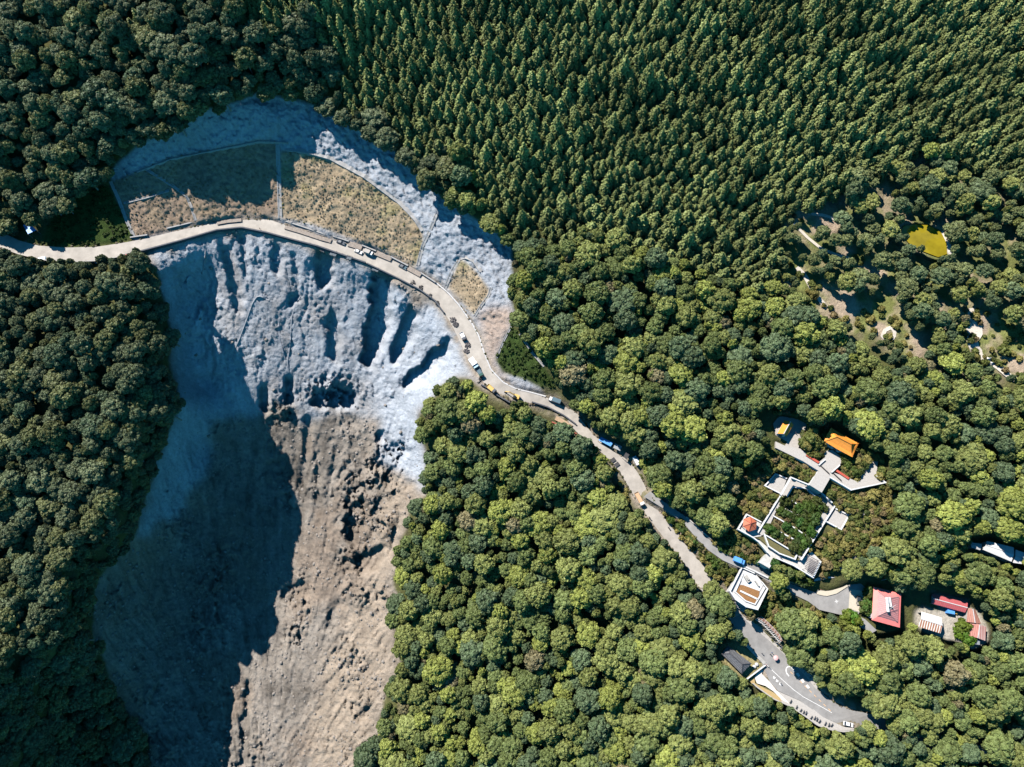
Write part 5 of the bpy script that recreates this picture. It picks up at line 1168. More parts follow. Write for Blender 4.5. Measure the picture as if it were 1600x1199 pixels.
b.build('ridge_cap', mat('dark_red_ridge', (0.25, 0.06, 0.05)), rf)
for k in range(n): b = MB(); b.cyl((ring0[k][0]*0.8, ring0[k][1]*0.8, 0), (ring0[k][0]*0.8, ring0[k][1]*0.8, 3.3), 0.15, n=8); b.build('column', MATS['red_column'], pv)
MB().box(0, 0, 0.25, 1.2, 1.2, 0.5).build('bench', M_CONC, pv); tag(pv, 'six-sided red-roofed pavilion on a white terrace', 'pavilion')

# ------------------------------------------------------------------ temple terraces
platform('temple_plaza', PLAZA, Z_PL, 6, M_PAVE, 'upper paved plaza in front of the orange-roofed hall'); platform('shrine_pad', SHRINE_PAD, Z_PL-0.05, 3, mat('worn_paving', (0.40, 0.37, 0.34), 0.9, 0.2), 'worn paved court around the small orange shrine')
platform('garden_bed', GARDEN, Z_GD-0.9, 5, mat('garden_soil', (0.13, 0.12, 0.055), 0.95, 0.3, 2), 'planted terrace garden between the temple walks', 'garden')
platform('garden_walk', [(1221,772),(1236,746),(1265,758),(1284,770),(1300,785),(1307,789),(1298,803),(1291,814),(1283,809),(1290,789),(1280,780),(1260,763),(1239,761),(1229,778)], Z_GD, 4, M_PAVE, 'curved upper walk above the planted garden')
platform('garden_walk', [(1219,773),(1229,778),(1212,800),(1197,834),(1190,837),(1185,832),(1202,800)], Z_GD-0.1, 4, M_PAVE, 'straight walk on the pavilion side of the garden')
platform('garden_walk', [(1283,809),(1291,814),(1252,876),(1247,869),(1266,841)], Z_GD-0.1, 4, M_PAVE, 'straight walk on the far side of the garden from the pavilion')
for poly, z, nm, lab in [(EAST_T, Z_GD-0.3, 'side_terrace', 'square terrace jutting out at the garden walk corner opposite the pavilion'), (WEST_T, Z_GD-0.4, 'side_terrace', 'half shaded square terrace above the pavilion'), (PAV_T, Z_PV, 'pavilion_terrace', 'white diamond-shaped terrace under the red pavilion'), (LOWER_T, Z_LO, 'lower_walk', 'white lower walk between the garden and the lane')]:
    platform(nm, poly, z, 6, M_PAVE if nm == 'side_terrace' else mat('pale_flagstones', (0.50, 0.49, 0.475), 0.85, 0.22, 0.7), lab)
def stairs(name, a, b_, c, d, z0, z1, n, m, lab):
    """top edge a-b at z0 down to bottom edge d-c at z1"""
    mb = MB()
    for i in range(n):
        f0, f1 = i/n, (i+1)/n; z = z0+(z1-z0)*(i+0.5)/n
        q = [(a[0]+(d[0]-a[0])*f0, a[1]+(d[1]-a[1])*f0), (b_[0]+(c[0]-b_[0])*f0, b_[1]+(c[1]-b_[1])*f0), (b_[0]+(c[0]-b_[0])*f1, b_[1]+(c[1]-b_[1])*f1), (a[0]+(d[0]-a[0])*f1, a[1]+(d[1]-a[1])*f1)]
        mb.prism([P(u, v, z)[:2] for u, v in q], z-1.5-0.003*i, z)
    return tag(mb.build(name, m), lab, 'stairs', 'temple stairs')
stairs('stone_stairs', (1279,738), (1296,747), (1283,769), (1266,758), Z_PL, Z_GD+0.2, 14, M_PAVE, 'broad stairs from the upper plaza down to the garden walk')
stairs('stone_stairs', (1200,864), (1213,872), (1202,888), (1187,879), Z_LO, 9.6, 12, M_PAVE, 'broad stairs from the lower walk down to the lane')
WG = 'white parapet walls of the temple terraces'
for pts, z, lab in [([(1212.5,700),(1255,721),(1279,736),(1265,758),(1236,746),(1221,773)], Z_PL-1.5, 'white parapet along the downhill side of the upper plaza'),
 ([(1370,744),(1384,754),(1330,765.5),(1298,746.5)], Z_PL, 'white parapet round the pointed end of the upper plaza'), ([(1297,747),(1284,770),(1300,785)], Z_GD+1.5, 'white parapet beside the broad upper stairs'),
 ([(1220,774),(1184.5,832)], Z_GD, 'long straight white parapet on the pavilion side of the garden'), ([(1227,781),(1239,761),(1260,763),(1280,780),(1288,787)], Z_GD, 'white parapet between the upper walk and the planting'),
 ([(1306.5,788),(1290,814),(1252.5,874.5)], Z_GD, 'long straight white parapet opposite the pavilion side'), ([(1307,795.5),(1327,805.5),(1314.5,827.5),(1290.5,814.5)], Z_GD-0.3, 'white parapet of the jutting square terrace'),
 ([(1229,747.5),(1212,740.5),(1195.5,759),(1220,771.5)], Z_GD-0.4, 'white parapet of the half shaded square terrace'), ([(1189,815.5),(1167,804),(1153.5,827),(1177,840),(1186,847),(1199.5,863)], Z_PV, 'white parapet round the pavilion terrace'),
 ([(1214,872.5),(1240,883.5),(1271,902.5),(1282.5,878)], Z_LO, 'white parapet round the corner of the lower walk'), ([(1187,879),(1200,865)], Z_LO-2, 'white flank wall of the lane stairs, pavilion side'), ([(1202.5,888),(1213.5,873)], Z_LO-2, 'white flank wall of the lane stairs, hedge side'),
 ([(1194.5,835),(1201.5,854),(1218,865),(1242.5,874),(1246,866),(1194.5,835)], Z_GD-0.6, 'white wall round the slim lens-shaped bed'), ([(1209,806.5),(1240,824),(1265,840.5)], Z_GD-0.6, 'white divider wall in the middle of the garden'), ([(1227.5,796),(1245,804.5)], Z_GD-0.6, 'short white divider wall under the big hedges'),
 ([(1201,820),(1220,832),(1239,842)], Z_GD-0.7, 'pale divider wall between the lower hedge rows'), ([(1235,781),(1246,788)], Z_GD-0.7, 'short pale divider wall near the upper walk'), ([(1272,802.5),(1283,809.5)], Z_GD-0.7, 'short divider wall at the end of the big hedges')]:
    wall_line('parapet_wall', pts, z, 0.9, 0.55, M_WHITE, lab, 'wall', WG)
for p, q, lab in [((1282,727), (1296,740), 'dark raised strip near the middle of the upper plaza'), ((1301,738), (1315,751), 'dark raised strip nearer the pointed end of the upper plaza')]:
    wall_line('plaza_strip', [p, q], Z_PL, 0.9, 0.25, M_DARK, lab, 'plaza_strip', 'dark strips of the plaza')  # two narrow dark strips standing on the plaza paving
wall_line('low_wall', [(1280,726.5),(1289,718.5)], Z_PL, 0.9, 0.5, M_WHITE, 'short white wall on the shrine side of the hall forecourt', 'wall', WG); wall_line('low_wall', [(1300,738),(1312,727)], Z_PL, 0.9, 0.5, M_WHITE, 'short white wall on the pointed side of the hall forecourt', 'wall', WG)
for p, q, lab in [((1262,712), (1278,722), 'red planter bench on the shrine side of the plaza'), ((1309,736.5), (1325,747), 'red planter bench on the pointed side of the plaza')]:
    wall_line('planter', [p, q], Z_PL, 0.6, 1.1, mat('red_planter', (0.45, 0.09, 0.06), 0.7, 0.3, 3), lab, 'planter', 'red planters on the plaza')
sl = empty('slatted_shelter', W(1268, 882, Z_LO)); o0 = Vector(sl.location); b = MB(); c4 = [W(u, v, Z_LO+2.6) for u, v in [(1263,867),(1280,876),(1270,898),(1257,889)]]
for i in range(9):
    t = (i+.5)/9; b.bar(c4[0].lerp(c4[3], t)-o0, c4[1].lerp(c4[2], t)-o0, 0.42, 0.08)
b.build('slat_roof', mat('grey_brown_slats', (0.20, 0.17, 0.16), 0.8, 0.35, 1.0), sl); b = MB()
for p in c4: b.bar(p-o0, Vector((p.x, p.y, Z_LO))-o0, 0.18)
b.build('post', M_CONC, sl); tag(sl, 'grey-brown slatted shelter on the corner of the lower walk', 'shelter')
# monument court
platform('monument_court', MONU, Z_MO+1.0, 6, M_WALL, 'white walled court between the lane and the lower road', 'court')
platform('court_floor', [(1161,892),(1176,897),(1193,913),(1187,924),(1163,915),(1158,906)], Z_MO+1.3, 0.8, M_WHITE, 'white raised floor of the monument court', 'pavement')
platform('court_garden', [(1157,914),(1163,915),(1187,924),(1185,938),(1179,943),(1165,938),(1149,927)], Z_MO+1.25, 0.6, M_BROWN, 'brown planted bed in the monument court', 'garden')
wall_line('court_beam', [(1158,924),(1183,936)], Z_MO+1.3, 0.4, 0.8, M_WHITE, 'white strip crossing the brown bed of the monument court', 'kerb')
for pts, lab, h in [([(1159.5,887),(1141,924),(1150,937),(1166,948),(1184,952.5),(1199.5,920.5),(1191,910)], 'outer white wall of the monument court', 1.2), ([(1160,887),(1178.5,895.5)], 'white wall of the monument court facing the lane', 1.2), ([(1161,897),(1149,925),(1165,939),(1180,944.5),(1195,919)], 'inner white wall round the brown bed', 0.7)]:
    wall_line('court_wall', pts, Z_MO+1.0, h, 0.5, M_WHITE, lab, 'wall', 'walls of the monument court')
b = MB(); c = W(1167, 905, Z_MO+1.3); b.box(c.x, c.y, Z_MO+1.9, 1.8, 3.2, 1.2, 0.5); b.box(c.x, c.y, Z_MO+2.8, 0.8, 1.2, 0.8, 0.5); tag(b.build('stone_monument', M_CONC, bevel=0.08), 'stepped grey stone monument block in the white court', 'monument')
b = MB(); c = W(1182, 912, Z_MO+1.3); b.box(c.x, c.y, Z_MO+1.8, 0.6, 2.8, 1.2, 0.5); tag(b.build('stone_tablet', M_CONC, bevel=0.05), 'dark upright tablet on the white court floor', 'tablet')
stairs('stone_stairs', (1151,938), (1168,949), (1162,957), (1147,945), Z_MO+0.8, 1.2, 8, M_WALL, 'white stairs from the monument court down to the lower road')
# pergola by the road
pg = empty('pergola', W(1200, 988, 1.0)); A = [W(u, v, 2.9) for u, v in [(1180,968),(1190,974),(1200,984),(1210,995),(1218,1004)]]; Bk = [W(u, v, 3.2) for u, v in [(1190,964),(1200,973),(1210,983),(1218,992),(1222,1001)]]; og = Vector(pg.location)
b = MB()
for i in range(17):
    t = i/16*4; k = min(3, int(t)); f = t-k; p = A[k].lerp(A[k+1], f); q = Bk[k].lerp(Bk[k+1], f); b.bar(p-og, q-og, 0.2, 0.25)
b.build('rafter', M_WALL, pg)
b = MB()
for L_ in (A, Bk):
    for k in range(4): b.bar(L_[k]-og, L_[k+1]-og, 0.25, 0.3)
b.build('beam', M_WALL, pg)
b = MB()
for L_ in (A, Bk):
    for p in L_: b.bar(p-og, Vector((p.x, p.y, -2.5))-og, 0.25)
b.build('post', M_CONC, pg)
b = MB()
for k in range(4):
    m0 = A[k].lerp(Bk[k], 0.5); m1 = A[k+1].lerp(Bk[k+1], 0.5); dz = Vector((0, 0, .2)); b.add([m0-og+dz, m1-og+dz, Bk[k+1]-og+dz, Bk[k]-og+dz, m0-og+dz*.5, m1-og+dz*.5, Bk[k+1]-og+dz*.5, Bk[k]-og+dz*.5], [(0, 1, 2, 3), (7, 6, 5, 4), (0, 4, 5, 1), (2, 6, 7, 3)])
b.build('roof', stripes('pergola_roof', (0.20, 0.11, 0.08), (0.32, 0.24, 0.22), 0.7, 1.4, 0.9), pg)
tag(pg, 'roadside pergola with white rafters and a red-brown strip roof', 'pergola')
# blue sheds in the shade, gate and tarped hut
def canopy_shed(name, cn, zg, h, m, lab, cat='shed', group=None):
    root = empty(name, (0, 0, 0)); c = [W(u, v, zg+h) for u, v in cn]; ctr = Vector((sum(p.x for p in c)/4, sum(p.y for p in c)/4, zg)); root.location = ctr
    b = MB(); b.prism([(p.x-ctr.x, p.y-ctr.y) for p in c], h, h+0.15); b.build('roof', m, root); b = MB()
    for p in c: b.bar((p.x-ctr.x, p.y-ctr.y, -1), (p.x-ctr.x, p.y-ctr.y, h), 0.15)
    b.build('post', M_STEEL, root); b = MB(); b.bar((c[0].x-ctr.x, c[0].y-ctr.y, h/2), (c[1].x-ctr.x, c[1].y-ctr.y, h/2), 0.1, h); b.build('wall', M_STEEL, root); return tag(root, lab, cat, group)
zs = road_z(960, 705)
canopy_shed('blue_shed', [(939,683),(958,692),(954,698),(935,688)], zs, 2.8, C_BLUE, 'long blue-roofed roadside shed in the tree shade', group='roadside sheds')
canopy_shed('blue_shed', [(961,693),(972,698),(969,705),(958,700)], zs, 2.8, M_STEEL, 'grey-blue roofed shed next to the long blue one', group='roadside sheds')
canopy_shed('road_gate', [(978,707),(984,710),(979,718),(974,714)], zs, 2.4, M_DARK, 'dark roofed gate box between the sheds and the blue and white van', 'gate')
canopy_shed('tarped_hut', [(36,352),(46,350),(57,360),(44,366)], road_z(48, 370)+1, 3.0, C_BLUE, 'small hut under a blue tarp in the shaded left wood', 'hut')
for (u, v, lab) in [(65,404,'pale tarp sheet outside the grey barrier nearest the frame edge'),(155,409,'long white tarp sheet outside the grey barrier'),(213,400,'light blue tarp sheet beside the red parasol')]:
    c = G(u, v, 0.5); b = MB(); b.box(c.x, c.y, c.z, 4.0 if u < 200 else 3.2, 1.6, 0.3, 0.15, 0.85); tag(b.build('tarp_sheet', C_LB if u != 155 else M_WHITE), lab, 'tarp', 'tarp sheets by the upper road')
# trench works opposite the flatbed truck
drape('trench_edge', [(862,660),(878,667),(896,676),(910,684)], 0.6, 0.8, M_RUST, 'brown shoring along the dug trench below the road', 'shoring'); drape('dirt_bank', [(868,654),(880,660),(893,668)], 2.2, 0.8, mat('tan_soil', (0.42, 0.30, 0.20), 0.95, 0.2, 1.5, 0.2), 'tan earth bank in the trench opposite the flatbed truck', 'earth bank', None, 'stuff')
for (u, v, w_, a, lab) in [(1543,562,2.6,0.3,'larger white tent beside the stony path'),(1549,568,2.0,0.5,'smaller white tent beside the stony path')]:
    c = G(u, v, 0); root = empty('tent', c, a); b = MB(); b.add([(-w_/2,-w_/2,0),(w_/2,-w_/2,0),(w_/2,w_/2,0),(-w_/2,w_/2,0),(-w_/2,0,1.7),(w_/2,0,1.7)], [(0,1,5,4),(2,3,4,5),(1,2,5),(3,0,4),(3,2,1,0)]); b.build('canvas', M_WHITE, root); MB().box(w_/2+0.02, 0, 0.5, 0.04, 0.7, 1.0).build('flap', M_PAVE, root); tag(root, lab, 'tent', 'white tents by the path')

# ------------------------------------------------------------------ pond, paths, markings
m = mat('yellow_water', (0.25, 0.20, 0.014), 0.10, 0.3, 0.12, 0, 0, 0.5)
pm = MB(); pp_ = ppoly(POND, PONDH); pm.add([(x, y, PONDH) for x, y in pp_], [tuple(range(len(pp_)))]); o = pm.build('pond_water', m)
if o.data.polygons[0].normal.z < 0: o.data.flip_normals()
tag(o, 'opaque yellow-green pond water among the upper trees', 'pond', None, 'structure')
M_PATH = mat('stony_path', (0.60, 0.55, 0.48), 0.95, 0.2, 2, 0.1)
def path(pts, wd, lab, m=M_PATH, name='stony_path'): return drape(name, pts, wd, 0.22, m, lab, 'path', None, 'structure')
path([(1517,482),(1520,495),(1526,505),(1528,520),(1520,532),(1524,545),(1533,556),(1545,562),(1560,572),(1580,588),(1610,600)], 4.4, 'pale stony hiking path past the white tents')
path([(1512,505),(1518,520),(1516,535),(1522,548)], 3.6, 'pale widening of the stony hiking path', M_PATH)
path([(1392,512),(1398,518),(1396,528),(1386,533),(1378,526),(1383,516),(1392,512)], 1.8, 'small looping dirt path at the soil clearing'); path([(1245,418),(1258,432),(1268,450),(1280,468),(1292,482)], 2.4, 'narrow earth path through the shrubs below the pond')
path([(1235,345),(1262,372),(1282,388),(1305,398),(1330,405)], 1.5, 'thin dirt trail above the pond clearing'); path([(1262,333),(1285,336),(1310,345)], 1.8, 'short dirt trail near the plantation edge'); path([(1472,362),(1482,380),(1485,400),(1500,420)], 2.0, 'pale bank beside the yellow pond')
path([(1308,785),(1320,790),(1334,804),(1350,802),(1372,800),(1390,806),(1405,812)], 1.6, 'narrow paved path leading out from the garden terraces', M_CONC, 'garden_path'); path([(1283,878),(1300,884),(1318,890)], 1.4, 'short pale path leaving the lower walk corner', M_CONC, 'garden_path')
path([(1328,871),(1345,869),(1362,867)], 1.6, 'short pale wall path among the shrubs', M_CONC, 'garden_path')
drape('kerb_planter', [(1276,925),(1290,928),(1305,924),(1322,913)], 2.2, 0.5, MATS['cream_concrete'], 'curved cream kerb on the uphill edge of the turning area', 'kerb', fn=lambda u, v: 8.1); drape('kerb_planter', [(1280,918),(1295,918),(1310,911),(1322,906)], 2.4, 0.7, mat('brick_planter', (0.34, 0.17, 0.14), 0.9, 0.3), 'curved reddish planter above the cream kerb', 'planter', fn=lambda u, v: 8.2)
drape('stone_bank', [(1330,904),(1345,901),(1362,902)], 2.4, 1.0, mat('stone_bank', (0.42, 0.34, 0.28), 0.95, 0.4, 2, 0.3), 'low stone bank behind the parking bay', 'stone wall', fn=lambda u, v: 8.4); drape('blue_gutter', [(1271,906),(1290,902),(1310,899),(1335,898)], 1.6, 0.4, M_WALL, 'shaded pale gutter above the curved planter', 'gutter', fn=lambda u, v: 11.0)
drape('lane_kerb', [(1030,800),(1050,815),(1075,848),(1100,882),(1120,910)], 0.6, 0.35, mat('pinkish_kerb', (0.50, 0.36, 0.30)), 'pinkish kerb on the uphill side of the lower road', 'kerb', fn=lambda u, v: road_z(u, v)-0.05)
drape('lane_kerb', [(1162,962),(1182,980),(1202,997),(1222,1015),(1242,1035),(1262,1055),(1278,1075)], 2.2, 0.18, M_PAVE, 'pale pavement strip on the uphill side below the pergola', 'pavement', fn=lambda u, v: road_z(u, v))
drape('lane_kerb', [(1165,1006),(1180,1022),(1195,1037)], 1.5, 0.3, M_CONC, 'pale footpath between the hut lawn and the lower road', 'footpath', fn=lambda u, v: road_z(u, v)); wall_line('garden_fence', [(1196,1040),(1168,1061)], -3.0, 1.0, 0.4, M_WHITE, 'white fence at the end of the hut lawn', 'fence')
drape('lane_kerb', [(1160,884),(1180,893),(1200,903)], 0.8, 0.4, M_WALL, 'white kerb between the lane and the monument court', 'kerb', fn=lambda u, v: 9.3); drape('lane_kerb', [(1072,812-4),(1100,834),(1118,849),(1142,864)], 0.5, 0.6, M_CONC, 'grey kerb on the uphill side of the narrow lane', 'kerb', fn=lambda u, v: 9.4)
M_MARK = mat('white_road_paint', (0.72, 0.72, 0.72), 0.7, 0.08, 3); M_MARKO = mat('faded_orange_paint', (0.60, 0.40, 0.24), 0.8, 0.15, 2)
def mark(pts, wd, m, lab, group='road markings'):
    P_ = np.array(pts, float); b = MB()
    for i in range(len(P_)-1):
        (u0, v0), (u1, v1) = P_[i], P_[i+1]; n = max(1, int(math.hypot(u1-u0, v1-v0)/4))
        for k in range(n):
            a = (u0+(u1-u0)*k/n, v0+(v1-v0)*k/n); c = (u0+(u1-u0)*(k+1)/n, v0+(v1-v0)*(k+1)/n)
            p = W(*a, road_z(*a)+0.14); q = W(*c, road_z(*c)+0.14); d = (q-p); s = Vector((-d.y, d.x, 0)).normalized()*wd/2; b.add([p-s, q-s, q+s, p+s], [(0, 1, 2, 3)])
    o = b.build('road_marking', m); return tag(o, lab, 'road marking', group, 'structure')
mark([(1196,1037),(1205,1046),(1222,1062),(1240,1078),(1255,1089),(1275,1100),(1300,1114)], 0.25, M_MARK, 'long white lane line beside the lettering')
mark([(1233,1057),(1229,1052),(1228,1047),(1229.5,1043),(1233,1041.5),(1236,1042.5),(1240,1047),(1242,1050)], 0.5, M_MARK, 'white looped arrow painted on the uphill lane')
for k, (u, v) in enumerate([(1247,1054.5), (1254,1064), (1262,1073)]):
    r_ = random.Random(k)
    mark([(u-2.6,v-2),(u+1.2,v+3)], 0.55, M_MARK, ['first', 'second', 'third'][k]+' white painted character after the looped arrow, outer stroke'); mark([(u-0.8,v-3),(u+2.8,v+2)], 0.45, M_MARK, ['first', 'second', 'third'][k]+' white painted character after the looped arrow, inner stroke')
    mark([(u-2.2,v-0.6),(u+0.2,v-2.4)], 0.35, M_MARK, ['first', 'second', 'third'][k]+' white painted character after the looped arrow, top bar'); mark([(u+0.2,v+2.4),(u+2.2,v+0.6)], 0.35, M_MARK, ['first', 'second', 'third'][k]+' white painted character after the looped arrow, bottom bar')
for k, (u, v) in enumerate([(1210,1059), (1214.5,1064), (1219.5,1069)]):
    mark([(u-1.8,v-1.5),(u+1.2,v+1.2)], 0.5, M_MARK, ['first', 'second', 'third'][k]+' white painted character on the downhill lane, main stroke'); mark([(u-0.4,v-2.2),(u-1.6,v+1.6)], 0.4, M_MARK, ['first', 'second', 'third'][k]+' white painted character on the downhill lane, cross stroke'); mark([(u+1.6,v-0.4),(u+0.2,v+2.2)], 0.4, M_MARK, ['first', 'second', 'third'][k]+' white painted character on the downhill lane, end stroke')
for k in range(9):
    u0 = 1235+k*7.4; v0 = 1050+k*7.2; mark([(u0, v0), (u0+3.6, v0+3.5)], 0.35, M_MARKO, 'faded orange dash of the centre line on the lower road', 'faded orange dashes')
b = MB(); c = W(1307, 940, 8.23)
for a in (0.2, 1.77): b.box(c.x, c.y, 8.22+0.004*a, 1.7, 0.25, 0.02, a)
tag(b.build('road_marking', M_MARK), 'small white painted cross on the turning area', 'road marking', None, 'structure')

# ------------------------------------------------------------------ hedges, tufts, rocks
def blob_rec(u, v, sc, c, pk, z=None, lift=0.6):
    if z is None: x, y, h = crown_place(u, v, lift*sc)
    else: x, y, _ = P(u, v, z+lift*sc); h = z
    return dict(u=u, v=v, x=x, y=y, z=h, sc=(sc, sc*rnd.uniform(.85, 1.15), sc*rnd.uniform(.85, 1.15)), rz=rnd.uniform(0, 6.28), pk=pk, c=c, nm='', app=sc)
HEDGE = []
def hedge(pts, sc, where_, z=None, jit=0.8, col=(0.050, 0.080, 0.018), zf=None):
    for i, (u, v) in enumerate(pts):
        k = rnd.uniform(0.85, 1.15); HEDGE.append((blob_rec(u+rnd.uniform(-jit, jit), v+rnd.uniform(-jit, jit), sc*k, [x*rnd.uniform(.8, 1.25) for x in col], rnd.randrange(4), z), where_, i))
def line(p, q, n): return [(p[0]+(q[0]-p[0])*i/(n-1), p[1]+(q[1]-p[1])*i/(n-1)) for i in range(n)]
zb = Z_GD-0.9
hedge([(1226,784)], 2.4, 'beside the short divider wall near the upper walk', zb); hedge(line((1219,798),(1250,816),6), 1.7, 'in the hedge row above the middle divider wall', zb); hedge(line((1256,820),(1268,830),3), 1.8, 'at the end of the hedge row above the middle divider wall', zb)
hedge([(1250,796),(1258,800),(1266,805),(1273,812),(1262,793)], 2.4, 'in the big hedge clump of the garden', zb); hedge([(1275,785),(1286,793),(1280,791)], 1.9, 'near the jutting terrace end of the garden', zb)
hedge(line((1228,824),(1260,845),6), 1.7, 'in the row below the middle divider wall', zb); hedge(line((1198,824),(1224,841),5), 1.5, 'in the lowest hedge row of the garden', zb); hedge([(1244,848),(1250,855),(1256,848),(1248,860),(1240,855)], 1.9, 'in the clump at the low corner of the garden', zb)
hedge(line((1210,882),(1262,906),9), 2.0, 'in the hedge between lower walk and turning area', None); hedge(line((1214,890),(1258,911),8), 1.9, 'in the lane side row of the hedge by the turning area', None)
hedge(line((1127,857),(1186,879),10), 1.2, 'in the low hedge on the uphill side of the lane', None); hedge([(1357,925),(1358,932)], 2.4, 'in the dark bush pair beside the parking bay', 8.0); hedge([(1355,946),(1357,953),(1352,949)], 2.4, 'in the lighter bush group beside the parking bay', 8.0, col=(0.075, 0.12, 0.03))
hedge([(1318,712),(1320,720),(1325,728),(1332,733),(1338,739),(1345,736),(1350,727),(1354,717),(1359,712)], 1.5, 'clipped round, along the plaza edge below the hall', Z_PL-0.5, col=(0.065, 0.095, 0.022)); hedge([(1376,722),(1378,732),(1376,741)], 1.6, 'clipped, outside the pointed plaza end', 22.5)
hedge([(1270,695),(1262,690),(1256,680),(1266,708),(1276,712),(1282,705),(1258,698)], 1.5, 'in the bed between shrine and hall', 23.2, col=(0.09, 0.10, 0.03)); hedge(line((1052,812),(1130,890),12), 1.7, 'on the strip between the lane and the lower road', None, 3, (0.07, 0.10, 0.025)); hedge([(1507,985),(1505,978),(1500,990),(1512,998)], 2.4, 'in the yard before the rust-red shed', 5.9, col=(0.10, 0.14, 0.02))
hedge([(1325,970),(1331,965),(1338,972),(1322,962)], 2.3, 'on the downhill edge of the turning area', None, col=(0.09, 0.14, 0.02))
ORD = 'first second third fourth fifth sixth seventh eighth ninth tenth eleventh twelfth thirteenth'.split()
srcs = {}; cnt = {}
for r, wh, i in HEDGE:
    r['sc'] = tuple(x*0.8 for x in r['sc'])
    if r['pk'] in srcs: o = copy_tree(srcs[r['pk']])
    else:
        o = empty('garden_bush', (0, 0, 0)); c = bpy.data.objects.new('leaves', BUSH[r['pk']]); COL.objects.link(c); c.parent = o; srcs[r['pk']] = o
        t = MB(); t.cyl((0, 0, -0.6), (0, 0, 0.8), 0.1, 0.06, 6); t.build('stem', M_BARK, o)
    o.name = 'garden_bush'; o.location = (r['x'], r['y'], r['z']); o.scale = r['sc']; o.rotation_euler = (0, 0, r['rz'])
    for ch in o.children:
        if ch.name.startswith('leaves'): ch['leafcol'] = list(r['c'])
    tag(o, ORD[i]+' green bush '+wh+(', counted rightwards' if len(wh.split()) < 11 else ''), 'bush', 'garden bushes '+wh.split(' ')[0]+' '+' '.join(wh.split(' ')[1:]))
def proto(name, me):
    o = bpy.data.objects.new(name, me); return o
BP = [proto('bush_clump', m_) for m_ in BUSH]; TP = [proto('grass_tuft', m_) for m_ in TUFT]
def fill(polys, spacing, n_try, fn, excl=None):
    out = []; ms = [poly_mask(p) for p in polys]; U_ = np.zeros_like(ms[0])
    for m_ in ms: U_ |= m_
    ys, xs = np.nonzero(U_); x0, x1, y0, y1 = gu[xs.min()], gu[xs.max()], gv[ys.min()], gv[ys.max()]
    cs = np.stack([rng.uniform(x0, x1, n_try), rng.uniform(y0, y1, n_try)], 1)
    pts = poisson(cs, lambda u, v: (spacing*rnd.uniform(.75, 1.3) if fval(U_, u, v) and not (excl is not None and fval(excl, u, v) > 0.3) else None), 6)
    for u, v, r in pts:
        q = fn(u, v)
        if q: out.append(q)
    return out
EX2 = blur(ROADMASK | poly_mask(YARD) | poly_mask(PLAZA) | poly_mask(SHRINE_PAD) | poly_mask(GARDEN) | poly_mask(EAST_T) | poly_mask(WEST_T) | poly_mask(PAV_T) | poly_mask(LOWER_T) | poly_mask(MONU) | poly_mask(VILLAGE) | poly_mask(REDHOUSE) | poly_mask(POND), 1, 1)
def scr(u, v):
    k = rnd.random(); c = ([0.21, 0.19, 0.06] if k < .4 else [0.11, 0.13, 0.035] if k < .75 else [0.20, 0.155, 0.075] if k < .9 else [0.075, 0.10, 0.03])
    return blob_rec(u, v, rnd.uniform(0.55, 1.15)*(1.5 if rnd.random() < .1 else 1), (lambda k_: [x*k_ for x in c])(rnd.uniform(.75, 1.25)), rnd.randrange(4))
R1_ = fill([SCRUB1, SCRUB2, SCRUB3, SCRUB4, SCRUB5], 5.0, 9000, scr, EX2)
def clr(u, v):
    if fbm(np.array([u/30.0]), np.array([v/30.0]), 3, 201)[0] > 0.18 and rnd.random() < .8: return None
    return scr(u, v) if rnd.random() < .55 else None
R1_ += fill([CLEAR1, CLEAR2, CLEAR3, CLEAR4, EDGEBR], 5.5, 6000, clr, EX2)
def bed(z_, cs_):
    def f(u, v):
        k_ = rnd.uniform(.7, 1.3); c = cs_[rnd.randrange(len(cs_))]; return blob_rec(u, v, rnd.uniform(0.35, 0.75), [x*k_ for x in c], rnd.randrange(4), z_, 0.3)
    return f
R1_ += fill([[(1238,763),(1260,765),(1280,782),(1288,789),(1281,808),(1264,840),(1246,866),(1196,834),(1209,806),(1230,780)]], 5.5, 2500, bed(zb, [[0.14,0.13,0.05],[0.08,0.10,0.03],[0.20,0.15,0.07]]))
R1_ += fill([HALLGARD, [(1250,655),(1262,664),(1290,690),(1284,712),(1262,700),(1250,690)], [(1200,645),(1250,640),(1300,660),(1290,672),(1262,662),(1246,652),(1218,648)]], 6, 1500, lambda u, v: scr(u, v), EX2)
stuff('undergrowth', R1_, BP, 'low olive and straw-coloured scrub round the temple and in the clearings', 'undergrowth')
def dr(u, v):
    pn = float(fbm(np.array([u/22.0]), np.array([v/14.0]), 3, 97)[0])
    if rnd.random() < 0.25+0.5*(pn > 0.1): return None
    c = [0.40, 0.32, 0.22] if pn < 0.25 and rnd.random() < .95 else [0.31, 0.28, 0.13]; g2_ = u > 438
    if not g2_: c = [0.30, 0.25, 0.16]
    return blob_rec(u, v, rnd.uniform(0.25, 0.5), (lambda k_: [x*k_ for x in c])(rnd.uniform(.75, 1.15)), rnd.randrange(3), None, 0.2)
R2_ = fill([G2, G3], 3.0, 16000, dr)+fill([G1], 4.5, 8000, dr)
stuff('dry_grass', R2_, TP, 'straw-coloured grass tufts on the planted panels above the road', 'grass')
EDG = []
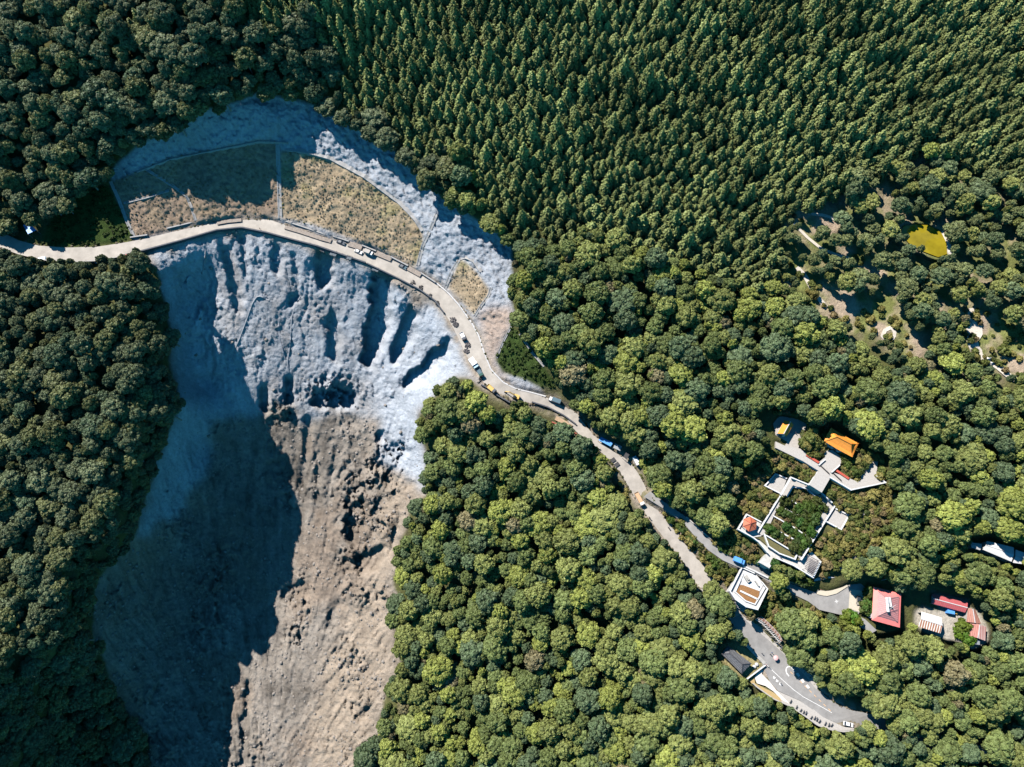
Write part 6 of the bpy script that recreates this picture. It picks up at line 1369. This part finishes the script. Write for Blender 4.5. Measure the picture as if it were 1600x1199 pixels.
for k_ in range(2, len(ROAD)-4):
    for q_ in range(9):
        t_ = q_/9; 
        for o_ in (0, 2):
            a_ = ROAD[k_][o_]+(ROAD[k_+1][o_]-ROAD[k_][o_])*t_; b_ = ROAD[k_][o_+1]+(ROAD[k_+1][o_+1]-ROAD[k_][o_+1])*t_; c_ = ROAD[k_][2-o_]; e_ = ROAD[k_][3-o_]; L_ = math.hypot(a_-c_, b_-e_)+1e-6
            if 380 < a_ < 745 and o_ == 2 or rnd.random() < 0.45 or (a_ > 1190 and o_ == 2): continue
            w_ = rnd.uniform(0.0, 2.2); EDG.append(blob_rec(a_+(a_-c_)/L_*w_, b_+(b_-e_)/L_*w_, rnd.uniform(0.25, 0.7), (lambda k_: [x*k_ for x in ([0.30, 0.25, 0.18] if rnd.random() < .6 else [0.12, 0.13, 0.05])])(rnd.uniform(.6, 1.3)), rnd.randrange(3), None, 0.2))
stuff('roadside_weeds', EDG, TP, 'dusty weeds and rubble fringing both edges of the mountain road', 'weeds')
def gr2(u, v): return blob_rec(u, v, rnd.uniform(0.5, 1.0), (lambda k_: [x*k_ for x in (0.045, 0.075, 0.018)])(rnd.uniform(.7, 1.4)), rnd.randrange(3), None, 0.2)
R3_ = fill([G4, G5], 3.4, 6000, gr2)
stuff('green_cover', R3_, TP, 'dark green ground cover on the two green slopes by the road', 'ground cover')
# rocks on the scar
rb_ = []
for i in range(3):
    rg = np.random.default_rng(900+i); v_, f_ = ico(1, 0.5, (0, 0, 0), rg, 0.7, 0.28); rb_.append(np_mesh('rock', v_, f_))
M_ROCK = mat('scar_rock', (0.26, 0.235, 0.215), 0.95, 0.25, 1.0, 0.1)
for m_ in rb_: m_.materials.append(M_ROCK)
RP = [proto('rock', m_) for m_ in rb_]
def rk_(u, v):
    k = fbm(np.array([u/26.0]), np.array([v/26.0]), 3, 301)[0]
    if rnd.random() > 0.5+1.8*k: return None
    if fval(shot, u, v) > 0.5 and rnd.random() < .93: return None
    r = blob_rec(u, v, 0.5+2.0*rnd.random()**3.5, [0, 0, 0], rnd.randrange(3), None, 0.0); return r
R4_ = fill([SCAR_LO], 4.0, 40000, rk_)
R4_ = [r for r in R4_ if r['v'] < 1300]
stuff('scree', R4_, RP, 'loose grey-brown rocks scattered over the debris of the scar', 'scree')
tr_ = fill([[(150,1000),(235,1199),(200,1260),(60,1260),(90,1100),(130,1030)]], 20, 900, lambda u, v: None)
